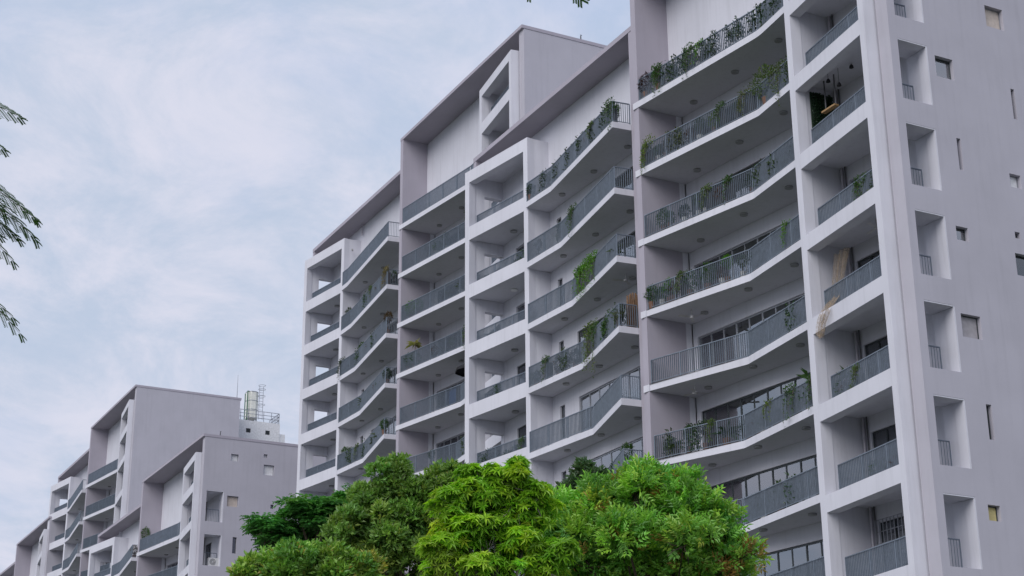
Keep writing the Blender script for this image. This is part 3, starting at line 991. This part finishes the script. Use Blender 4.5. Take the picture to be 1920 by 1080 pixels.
lm.build('limbs', M['bark_grey'], pr, poff, True)
def spray(p, d, up, L_, col, curl):
    fm = MB(); st = MB()
    rc = frond(fm, R, p, d, up, L_, col, curl)
    o = fm.build('leaf_spray', M['leaf'], pr, poff, False, True)
    st.tube(rc, [.006 - .0004 * i for i in range(len(rc))], 5)
    st.build('leaf_stalk', M['bark_grey'], o, poff)


specs = [((-6.75, .42, 4.92), (0, 1, -.12), .60), ((-6.85, .42, 4.86), (.02, 1, -.22), .58), ((-6.9, .40, 4.80), (-.05, 1, -.40), .84), ((-6.88, .42, 4.76), (-.05, 1, -.38), .86),
         ((-6.85, .48, 4.70), (.05, 1, -.42), .74), ((-6.88, .42, 4.66), (.02, 1, -.36), .80), ((-6.9, .5, 4.56), (0, 1, -.45), .68), ((-6.95, .45, 4.55), (.1, 1, -.30), .66),
         ((-7.0, .46, 4.35), (0, 1, -.42), .82), ((-7.02, .46, 4.32), (0, 1, -.36), .74), ((-7.05, .5, 4.20), (-.1, 1, -.35), .60), ((-7.1, .45, 3.95), (.1, 1, -.35), .66),
         ((-6.9, .36, 4.74), (-.1, 1, -.30), .72), ((-6.92, .42, 4.62), (.05, 1, -.34), .74), ((-6.95, .42, 4.50), (0, 1, -.22), .62), ((-6.85, .44, 4.78), (.05, 1, -.5), .70)]
for p, d, L_ in specs:
    spray(Vector(p) + Vector((0, .11, .03)), Vector(d), Vector((0, 0, 1)), L_, (0.05, 0.125, 0.025), R.uniform(.10, .22))
for i in range(12):      # the rest of the near crown, outside the frame
    p = Vector((-6.9, R.uniform(-.6, .1), R.uniform(4.3, 5.4)))
    spray(p, Vector((R.uniform(-.6, .6), R.uniform(-1, .1), R.uniform(-.4, .4))), Vector((0, 0, 1)), .5, (0.035, 0.085, 0.02), .25)
for i in range(9):
    p = Vector((-5.52 + R.uniform(-.08, .08), 2.93 + R.uniform(-.15, .15), 5.80 + R.uniform(-.05, .08)))
    spray(p, Vector((R.uniform(-.25, .15), R.uniform(.1, .7), R.uniform(-1.0, -.75))), Vector((.3, -1, .2)), R.uniform(.52, .58) if i < 4 else .42, (0.06, 0.14, 0.025), .1)

# ------------------------------------------------------------------ plants and belongings on the balconies
BAY = {('n', 'F'): 'of the near curved bay', ('n', 'E'): 'of the central kinked bay', ('n', 'G'): 'inside the right frame', ('n', 'D'): 'inside the central frame',
       ('m', 'F'): 'of the tall middle bay', ('m', 'E'): 'of the leftmost kinked bay', ('m', 'D'): 'inside the leftmost frame', ('p', 'F'): 'of the low far block', ('p', 'E'): 'of the low far block'}
ORD = ['top', 'second', 'third', 'fourth', 'fifth', 'sixth', 'seventh', 'eighth', 'ninth']


def at(key, bay, k, t, inset=.28):
    path, z = PATH[(key, bay, k)]
    ls = [math.hypot(path[i + 1][0] - path[i][0], path[i + 1][1] - path[i][1]) for i in range(len(path) - 1)]
    s = t * sum(ls)
    for i, l in enumerate(ls):
        if s <= l or i == len(ls) - 1:
            f = min(1, s / l)
            x = path[i][0] + (path[i + 1][0] - path[i][0]) * f
            y = path[i][1] + (path[i + 1][1] - path[i][1]) * f
            if bay == 'E' and i == len(ls) - 1: return x - inset, y, z
            return x, y + inset, z
        s -= l


used = {}


def plant(key, bay, k, t, kind, size, col, desc, seed, inset=.28, pot='pot', where=None):
    R = random.Random(seed * 13 + 7)
    x, y, z = at(key, bay, k, t, inset)
    root = empty({'bush': 'potted_shrub', 'trail': 'trailing_plant', 'palm': 'potted_palm', 'spiky': 'spiky_plant', 'climb': 'railing_climber', 'tall': 'potted_tree'}[kind], (x, y, z))
    pos = where or ('left end' if t < .15 else 'left part' if t < .38 else 'middle' if t < .62 else 'right part' if t < .86 else 'right end')
    label = f'{desc}, {pos}, {ORD[max(k, 0)]} balcony {BAY[(key, bay)]}'
    label = label.replace('balcony inside', 'level inside')
    tag(root, label, 'plant', 'balcony plants')
    off = (x, y, z)
    fo = MB(); st = MB()
    o = Vector((x, y, z))
    ph = min(.35, .22 + .25 * size)
    if kind != 'trail' and kind != 'climb':
        mb = MB(); r0 = .09 + .1 * min(size, 1.0)
        mb.tube([(x, y, z), (x, y, z + ph), (x, y, z + ph - .03)], [r0 * .75, r0, r0 * .85], 12)
        mb.build('pot', M[pot], root, off)
    if kind in ('bush', 'tall'):
        hz = ph + (1.0 if kind == 'tall' else .35) * size
        for i in range(5):
            e = o + Vector((R.uniform(-.4, .4) * size, R.uniform(-.25, .25) * size, hz + R.uniform(-.1, .5) * size))
            st.tube([o + Vector((0, 0, ph - .05)), (o + e) / 2 + Vector((0, 0, ph * .4)), e], [.012, .009, .004], 5)
        n = int(460 * size)
        for i in range(n):
            d = rv(R)
            p = o + Vector((d.x * .50 * size, d.y * .32 * size, hz + .1 * size + d.z * .45 * size)) * 1.0 if False else o + Vector((d.x * .55 * size * R.random() ** .4, d.y * .3 * size * R.random() ** .4, hz + .1 * size + d.z * .5 * size * R.random() ** .4))
            fo.leaf(p, (d + Vector((0, 0, .3)) + rv(R) * .5), Vector((0, 0, 1)) + rv(R) * .4, R.uniform(.09, .16), R.uniform(.04, .065), jit(R, col, .3, .15), R.uniform(0, .4))
    elif kind == 'climb':
        n = int(430 * size)
        ln = size * 1.1
        for j in range(6):
            sx = x + R.uniform(-.5, .5) * ln
            st.tube([(sx, y, z), (sx + R.uniform(-.2, .2), y - .05, z + .6), (sx + R.uniform(-.3, .3), y - .06, z + 1.1)], [.008, .006, .003], 5)
        for i in range(n):
            fx = R.uniform(-.5, .5)
            hgt = .96 + .20 * math.sin(fx * 9 + seed) + .1 * math.sin(fx * 23)
            p = Vector((x + fx * ln, y - inset + R.uniform(-.03, .32), z + .05 + hgt * R.random() ** .7))
            fo.leaf(p, rv(R) + Vector((0, -.5, .2)), rv(R), R.uniform(.10, .17), R.uniform(.06, .09), jit(R, col, .35, .15), .2)
    elif kind == 'trail':
        n = max(4, int(7 * size))
        for j in range(n):
            sx = x + R.uniform(-.35, .35) * size; sy = y - inset - .06
            dl = R.uniform(.5, 1.6) * size
            pts = [Vector((sx, y, z + .85)), Vector((sx, sy + .02, z + 1.12)), Vector((sx + R.uniform(-.08, .08), sy - .10, z + 1.0 - dl * .4)), Vector((sx + R.uniform(-.15, .15), sy - .13, z + 1.0 - dl))]
            st.tube(pts, [.006, .006, .005, .002], 5)
            for i in range(int(26 * dl) + 8):
                t_ = R.random() * 2.999
                a = int(t_); q = pts[a] + (pts[a + 1] - pts[a]) * (t_ - a)
                fo.leaf(q + rv(R) * .05, rv(R) + Vector((0, -.5, -.5)), rv(R), R.uniform(.07, .12), R.uniform(.035, .055), jit(R, col, .25, .12), .3)
        for i in range(int(120 * size)):
            p = Vector((x + R.uniform(-.45, .45) * size, y - inset * R.random() - .08, z + .92 + R.uniform(0, .42) * size))
            fo.leaf(p, rv(R) + Vector((0, -.2, .4)), rv(R), R.uniform(.08, .13), .05, jit(R, col, .25, .12), .3)
        mb = MB(); mb.box(x - .3 * size, x + .3 * size, y - .06, y + .12, z, z + .85); mb.build('planter', M['pot_dark'], root, off)
    else:
        hz = ph + (1.15 if kind == 'palm' else .25) * size
        st.tube([o + Vector((0, 0, ph - .05)), o + Vector((.03, 0, hz))], [.03, .02], 6)
        for i in range(26 if kind == 'palm' else 22):
            an = R.random() * 6.28; el = R.uniform(-.2, 1.1)
            d = Vector((math.cos(an) * math.cos(el), math.sin(an) * math.cos(el), math.sin(el)))
            fo.leaf(o + Vector((.03, 0, hz - R.uniform(0, .15))), d, Vector((0, 0, 1)), R.uniform(.35, .6) * size, .05, jit(R, col, .2, .1), R.uniform(.2, .6))
        if kind == 'palm':
            for i in range(160):
                d = rv(R); p = o + Vector((d.x * .5, d.y * .25, ph + .35 + d.z * .35))
                fo.leaf(p, d, rv(R), .13, .05, jit(R, G_mid, .3, .1), .3)
    fo.build('foliage', M['leaf'], root, off, False, True)
    if st.v: st.build('stems', M['bark'], root, off)
    return root


DG = (0.042, 0.075, 0.045); MG = (0.055, 0.125, 0.03); YG = (0.14, 0.21, 0.035); BG = (0.10, 0.26, 0.02); PUR = (0.05, 0.022, 0.025); BRN = (0.11, 0.07, 0.04)
i = 0


def pl(*a, **k):
    global i
    i += 1
    return plant(*a, seed=i, **k)


# nearest block, curved bay
pl('n', 'F', 0, .03, 'bush', .95, PUR, 'dark purple leafy shrub', inset=.15)
pl('n', 'F', 0, .12, 'bush', .8, MG, 'green leafy shrub', inset=.1, where='left side')
pl('n', 'F', 0, .36, 'spiky', .9, (0.16, 0.15, 0.05), 'yellowish spiky plant', pot='pot_white')
pl('n', 'F', 0, .40, 'trail', .55, BG, 'small bright trailing plant', where='left middle')
for j, t in ((0, .45), (2, .60), (4, .74), (6, .91)):
    pl('n', 'F', 0, t, 'climb', 1.0 + .15 * (j % 2), DG, 'dense dark climber covering the railing', where=['centre', 'centre right', 'second third', 'bend', 'right side', 'far right side', 'right end'][j])
pl('n', 'F', 0, .88, 'bush', .8, DG, 'dark green shrub above the railing', where='far right')
pl('n', 'F', 0, .2, 'climb', .8, DG, 'thin dark climber on the railing')
pl('n', 'F', 0, .28, 'climb', .7, DG, 'sparse dark climber on the railing', where='left quarter')
pl('n', 'F', 1, .03, 'trail', 1.1, YG, 'yellow-green vine spilling over the slab')
pl('n', 'F', 1, .12, 'bush', .7, BRN, 'brownish dry shrub')
pl('n', 'F', 1, .42, 'bush', .75, YG, 'yellow-green leafy shrub', inset=.24)
pl('n', 'F', 1, .62, 'trail', .9, (0.12, 0.15, 0.06), 'pale trailing vine')
pl('n', 'F', 1, .74, 'bush', 1.5, (0.10, 0.16, 0.04), 'large yellow-green shrub leaning over the railing', inset=.1)
pl('n', 'F', 1, .84, 'trail', 1.1, (0.09, 0.14, 0.04), 'long hanging vine')
pl('n', 'F', 1, .95, 'climb', 1.0, (0.06, 0.10, 0.035), 'thin green climber on the railing')
pl('n', 'F', 1, .2, 'climb', 1.0, (0.07, 0.09, 0.04), 'sparse olive climber on the railing')
pl('n', 'F', 2, .08, 'bush', .85, MG, 'green shrub behind the bars')
pl('n', 'F', 2, .2, 'bush', .6, DG, 'dark shrub with a white pot', pot='pot_white')
pl('n', 'F', 2, .32, 'bush', .55, MG, 'small green plant in a white pot', pot='pot_white')
pl('n', 'F', 2, .45, 'tall', .6, DG, 'slim dark potted tree')
pl('n', 'F', 2, .58, 'bush', .8, DG, 'dark leafy shrub')
pl('n', 'F', 2, .66, 'bush', .5, (0.2, 0.06, 0.05), 'small reddish plant')
pl('n', 'F', 2, .9, 'bush', .7, DG, 'dark shrub behind the railing')
pl('n', 'F', 3, .01, 'bush', .8, MG, 'round green shrub above the railing', inset=.1)
pl('n', 'F', 3, .09, 'bush', .9, BG, 'bright green shrub behind the bars')
pl('n', 'F', 3, .2, 'bush', .9, MG, 'leafy green shrub behind the bars')
pl('n', 'F', 3, .3, 'bush', 1.0, MG, 'broad green shrub behind the bars', where='left middle')
pl('n', 'F', 3, .4, 'tall', .6, BG, 'bright leafy potted tree')
pl('n', 'F', 3, .55, 'bush', .9, DG, 'dark green shrub behind the bars')
pl('n', 'F', 3, .83, 'trail', .6, BG, 'small bright vine hanging over the railing')
pl('n', 'F', 5, .05, 'bush', .6, DG, 'small shrub in a white pot', pot='pot_white')
pl('n', 'F', 5, .14, 'tall', .55, MG, 'thin potted tree above the railing', where='left side')
pl('n', 'F', 5, .22, 'tall', .6, DG, 'dark potted tree above the railing')
pl('n', 'F', 5, .32, 'spiky', 1.2, DG, 'tall spiky plant')
pl('n', 'F', 5, .42, 'bush', .7, DG, 'dark shrub among pots')
pl('n', 'F', 5, .5, 'bush', .6, (0.16, 0.06, 0.05), 'reddish flowering shrub')
pl('n', 'F', 5, .62, 'trail', .5, YG, 'yellow-green plant on the railing')
pl('n', 'F', 5, .86, 'palm', .9, MG, 'leafy palm in front of the window')
pl('n', 'F', 6, .5, 'bush', .5, DG, 'small dark plant')
# nearest block, right-hand frame
pl('n', 'G', 3, .86, 'tall', .75, BG, 'bright bushy plant')
pl('n', 'G', 5, .12, 'palm', .75, MG, 'arching palm')
pl('n', 'G', 5, .6, 'bush', .6, DG, 'low dark shrub')
# nearest block, central kinked bay
pl('n', 'E', 0, .02, 'bush', .6, DG, 'dark green shrub above the railing', inset=.1)
for j, t in enumerate((.14, .28, .42, .56, .70, .82)):
    pl('n', 'E', 0, t, 'climb', .6, DG, 'dark climber behind the railing', where=['left side', 'left third', 'centre left', 'centre right', 'right third', 'corner'][j])
pl('n', 'E', 0, .94, 'bush', .75, MG, 'green shrub behind the end railing')
pl('n', 'E', 1, .05, 'tall', .45, BRN, 'dry brown twiggy plant')
pl('n', 'E', 1, .24, 'bush', .5, (.3, .28, .22), 'pale dried plant')
for j, t in enumerate((.46, .52, .58, .64)):
    pl('n', 'E', 2, t, 'trail', 1.0, BG, 'bright green cascading vine', inset=.05, where=['centre', 'centre right', 'right of centre', 'start of the right part'][j])
pl('n', 'E', 3, .02, 'bush', .5, MG, 'small green shrub')
pl('n', 'E', 3, .2, 'bush', .75, BRN, 'dry brownish shrub behind the bars')
pl('n', 'E', 3, .33, 'bush', .7, DG, 'dark shrub behind the bars')
pl('n', 'E', 3, .55, 'trail', 1.5, (0.11, 0.17, 0.035), 'long yellow-green vine hanging below the slab', inset=.05)
pl('n', 'E', 3, .78, 'climb', 1.2, MG, 'green climber behind the railing')
pl('n', 'E', 5, .88, 'tall', .7, MG, 'leafy potted tree')
pl('n', 'E', 5, .70, 'tall', .5, DG, 'thin branched plant')
pl('n', 'D', 4, .6, 'bush', .7, MG, 'green shrub by the railing')
pl('n', 'D', 4, .3, 'bush', .5, DG, 'small dark shrub')
pl('n', 'D', 1, .1, 'bush', .6, DG, 'dark potted shrub')
# middle block
pl('m', 'F', 1, .80, 'tall', 1.6, DG, 'big dark leafy tree filling the corner')
pl('m', 'F', 1, .70, 'tall', 1.2, (0.02, 0.05, 0.02), 'dark bushy tree', where='right middle')
pl('m', 'F', 2, .06, 'bush', 1.0, BG, 'bright green shrub above the railing')
pl('m', 'F', 2, .14, 'bush', .8, BG, 'lime green shrub', where='left side')
pl('m', 'F', 3, .10, 'palm', 1.2, (0.25, 0.24, 0.06), 'yellow-leaved palm')
pl('m', 'F', 3, .04, 'bush', .9, MG, 'green shrub beside the fin')
for j, (k, t, c_) in enumerate(((1, .06, DG), (1, .15, MG), (2, .2, DG), (2, .3, MG), (3, .04, DG), (3, .5, DG), (4, .05, MG), (4, .3, DG), (4, .6, DG), (2, .94, BRN), (3, .94, DG), (4, .93, MG))):
    pl('m', 'E', k, t, 'bush' if j % 3 else 'tall', .75, c_, ['dark shrub', 'green shrub', 'thin leafy plant'][j % 3])
pl('m', 'E', 1, .90, 'trail', .9, (0.2, 0.16, 0.06), 'yellowed hanging vine', inset=.05)
pl('m', 'D', 2, .5, 'bush', .6, MG, 'green shrub by the railing')
pl('m', 'E', 2, .02, 'trail', .9, DG, 'dark trailing vine')
# straggly planting along many railings
PLACES = ['extreme left', 'left end', 'near left end', 'left quarter', 'left third', 'left of centre', 'very centre', 'right of centre', 'right third', 'right quarter', 'near right end', 'right end', 'extreme right']
KIND = [('trail', .55, 'straggly trailing plant', (0.10, 0.16, 0.05)), ('bush', .55, 'low leafy plant', MG), ('spiky', .9, 'thin spiky plant', (0.07, 0.11, 0.05)), ('climb', .55, 'wispy climber', (0.07, 0.11, 0.055)),
        ('tall', .45, 'slender twiggy plant', (0.07, 0.12, 0.045)), ('bush', .45, 'small greyish plant', (0.12, 0.14, 0.09)), ('trail', .75, 'hanging leafy plant', (0.06, 0.13, 0.04)), ('climb', .7, 'patchy green climber', (0.05, 0.10, 0.05)),
        ('bush', .6, 'dull reddish plant', (0.14, 0.07, 0.05))]
RP = random.Random(404)
for key, bay, k, n, lo, hi in (('n', 'F', 0, 4, .05, .9), ('n', 'F', 1, 9, .03, .97), ('n', 'F', 2, 9, .03, .97), ('n', 'F', 3, 6, .05, .95), ('n', 'F', 4, 1, .8, .95), ('n', 'F', 5, 8, .05, .95), ('n', 'F', 6, 4, .4, .95),
                               ('n', 'E', 0, 6, .05, .95), ('n', 'E', 1, 3, .1, .6), ('n', 'E', 2, 3, .3, .95), ('n', 'E', 3, 7, .05, .97), ('n', 'E', 5, 4, .5, .97), ('n', 'G', 5, 3, .1, .9), ('n', 'G', 6, 2, .2, .9), ('n', 'G', 3, 2, .5, .95),
                               ('n', 'D', 1, 2, .1, .9), ('n', 'D', 3, 2, .1, .9), ('n', 'D', 4, 3, .1, .9), ('m', 'E', 1, 5, .03, .97), ('m', 'E', 2, 7, .03, .97), ('m', 'E', 3, 7, .03, .97), ('m', 'E', 4, 8, .03, .97), ('m', 'E', 5, 5, .03, .9),
                               ('m', 'F', 1, 4, .3, .9), ('m', 'F', 2, 4, .2, .9), ('m', 'F', 3, 4, .2, .9), ('m', 'F', 5, 3, .2, .8)):
    seen = set()
    for j in range(n):
        for _ in range(30):
            t = RP.uniform(lo, hi); q = int(t * 12.999); kd = RP.randrange(len(KIND))
            if (q, kd) not in seen and not any(a == q for a, b in seen): break
        if (q, kd) in seen: continue
        seen.add((q, kd))
        kind, sz, ds, cl_ = KIND[kd]
        pl(key, bay, k, t, kind, sz * RP.uniform(.8, 1.25), cl_, ds, inset=.12 if kind in ('trail', 'climb') else .22, pot=RP.choice(['pot', 'pot_white', 'pot_dark']), where=PLACES[q])
# far blocks
pl('p', 'F', 0, .03, 'tall', 1.1, MG, 'round green potted tree')
pl('p', 'E', 0, .85, 'bush', .9, BRN, 'dry shrub')

# ---- belongings
x, y, z = at('m', 'F', 4, .58, .8)
pa = empty('parasol', (x, y, z)); tag(pa, 'black parasol opened on a balcony of the tall middle bay', 'parasol')
mb = MB(); mb.tube([(x, y, z), (x, y, z + 2.55)], [.025, .02], 8); mb.build('pole', M['alu'], pa, (x, y, z))
mb = MB(); mb.disc((x, y, z), .22, .07, 16); mb.build('base', M['pot_dark'], pa, (x, y, z))
mb = MB(); n0 = 8
ring = [(x + 1.15 * math.cos(k * math.pi / 4), y + .95 * math.sin(k * math.pi / 4), z + 2.12) for k in range(8)]
mid_r = [(x + .6 * math.cos(k * math.pi / 4), y + .5 * math.sin(k * math.pi / 4), z + 2.43) for k in range(8)]
for k in range(8):
    a, b = ring[k], ring[(k + 1) % 8]; c_, d_ = mid_r[k], mid_r[(k + 1) % 8]
    mb.face([a, b, d_, c_]); mb.face([c_, d_, (x, y, z + 2.56)])
    mb.face([a, (a[0], a[1], a[2] - .13), (b[0], b[1], b[2] - .13), b])
mb.build('canopy', M['black'], pa, (x, y, z))

x, y, z = at('m', 'F', 4, .5, .12)
mb = MB()
for j in range(12):
    a = x - .4 + j * .075; b = a + .075
    ya, yb = y + .02 * math.sin(j * 2.1), y + .02 * math.sin((j + 1) * 2.1)
    mb.face([(a, ya, z + .15), (b, yb, z + .15), (b, yb, z + 1.0), (a, ya, z + 1.0)])
    mb.face([(a, ya + .012, z + 1.0), (b, yb + .012, z + 1.0), (b, yb + .012, z + .15), (a, ya + .012, z + .15)])
tag(mb.build('blue_cloth', M['blue']), 'blue cloth hung behind the railing below the black parasol', 'cloth')

# tan netting that hangs through the right-hand frame
z3 = S0 - FH * 3 - .15
mb = MB()
R = random.Random(5)
rows = [(-44.45, 37.0, 23.75, .52), (-44.6, 36.98, 23.2, .45), (-44.85, 37.0, 22.5, .42), (-44.9, 36.95, 22.1, .46), (-44.9, 36.78, 21.9, .46), (-44.6, 36.30, 21.45, .44), (-44.5, 36.06, 21.15, .40), (-44.7, 36.03, 20.8, .30), (-44.75, 36.02, 20.5, .26), (-44.75, 36.02, 20.35, .14)]
NC = 12
pts = []
for (cx, cy, cz, hw) in rows:
    r_ = []
    for j in range(NC + 1):
        u = j / NC * 2 - 1
        r_.append((cx + u * hw, cy + .07 * math.sin(u * 9 + cz) - u * hw * .13, cz + .05 * math.sin(u * 5)))
    pts.append(r_)
for a in range(len(rows) - 1):
    for j in range(NC):
        q4 = [pts[a][j], pts[a + 1][j], pts[a + 1][j + 1], pts[a][j + 1]]
        mb.face(q4)
        mb.face([(p[0], p[1] + .012, p[2]) for p in reversed(q4)])
tag(mb.build('hanging_netting', M['net'], smooth=True), 'tan netting hanging out over a beam of the right-hand open frame', 'netting')

# hanging plank, pendants and green wall in an upper loggia of the right-hand frame
zf = S0 - FH * 2 - .15
zc = S0 - FH - .35
sw = empty('hanging_bench', (-44.6, 37.2, zf)); so = (-44.6, 37.2, zf)
tag(sw, 'light wooden plank hung beside the leafy green panel in the right frame', 'bench')
mb = MB(); mb.box(-45.0, -44.2, 37.08, 37.28, 29.62, 29.69); mb.build('seat', M['wood'], sw, so)
for xx in (-44.85, -44.25):
    mb = MB(); mb.tube([(xx, 37.19, 29.70), (xx, 37.19, zc)], [.03, .03], 6); mb.build('rope', M['pipe_dark'], sw, so)
for j, (px_, py_, dl) in enumerate(((-44.3, 36.95, .35), (-43.75, 37.0, .75), (-43.2, 37.2, .2))):
    pn = empty('pendant_lamp', (px_, py_, zc))
    tag(pn, ['black pendant lamp right above the hung wooden plank', 'long black pendant lamp right of the hung wooden plank', 'short black pendant lamp farthest right of the hung wooden plank'][j], 'lamp', 'pendant lamps')
    mb = MB(); mb.tube([(px_, py_, zc), (px_, py_, zc - dl + .14)], [.008, .008], 5); mb.build('cord', M['black'], pn, (px_, py_, zc))
    mb = MB(); mb.tube([(px_, py_, zc - dl + .14), (px_, py_, zc - dl + .08), (px_, py_, zc - dl)], [.03, .07, .09], 12); mb.build('lamp_shade', M['black'], pn, (px_, py_, zc))
gw = empty('green_wall', (-45.4, 37.3, zf))
tag(gw, 'dark green leafy wall panel inside an upper level of the right frame', 'plant panel')
xw = -45.48
mb = MB(); mb.box(xw, xw + .05, 36.95, 38.0, zf + .1, zf + 2.85); mb.build('backing', M['darkgreen'], gw, (-45.4, 37.3, zf))
fo = MB(); R = random.Random(77)
for j in range(1500):
    p = Vector((xw + .06 + R.uniform(0, .07), R.uniform(36.97, 37.98), zf + R.uniform(.12, 2.83)))
    fo.leaf(p, rv(R) + Vector((.8, 0, -.2)), rv(R), R.uniform(.07, .12), .05, jit(R, (0.014, 0.05, 0.02), .35, .15), .2)
fo.build('foliage', M['leaf'], gw, (-45.4, 37.3, zf), False, True)

# wicker screen at the end of a kinked balcony, small things elsewhere
x, y, z = at('n', 'E', 3, .955, 0)
ws = empty('wicker_screen', (-58.6, 37.2, z)); tag(ws, 'brown wicker screen at the right end of the fourth balcony of the central kinked bay', 'screen')
for j in range(9):
    mb = MB(); yy = 36.55 + j * .1
    mb.tube([(-58.62, yy, z), (-58.62 + .02 * math.sin(j * 3), yy, z + 1.0), (-58.62, yy + .03 * math.sin(j * 2), z + 1.75 - .25 * abs(j - 3.5) / 4)], [.05, .055, .045], 6)
    mb.build('reed', M['wicker'], ws, (-58.6, 37.2, z))

for j, (zq) in enumerate((S0 + V3[2] - FH - .23, S0 + V3[2] - 2 * FH - .23)):
    cx, cy = -118.75, 37.0
    ac = empty('air_conditioner', (cx, cy, zq))
    tag(ac, ['air conditioner on the upper ledge of the low far block end wall', 'air conditioner on the lower ledge of the low far block end wall'][j], 'air conditioner', 'air conditioners')
    mb = MB(); mb.box(cx - .18, cx + .18, cy - .4, cy + .4, zq + .05, zq + .65); mb.build('casing', M['appliance'], ac, (cx, cy, zq))
    mb = MB()
    for rr in (.08, .15, .22):
        rg = [(cx + .19, cy - .08 + rr * math.cos(t * math.pi / 8), zq + .35 + rr * math.sin(t * math.pi / 8)) for t in range(17)]
        mb.tube(rg, [.012] * 17, 4, False)
    mb.build('fan_grille', M['pipe_dark'], ac, (cx, cy, zq))
    mb = MB(); mb.box(cx - .15, cx + .15, cy - .35, cy - .25, zq, zq + .05); mb.box(cx - .15, cx + .15, cy + .25, cy + .35, zq, zq + .05); mb.build('feet', M['pipe_dark'], ac, (cx, cy, zq))
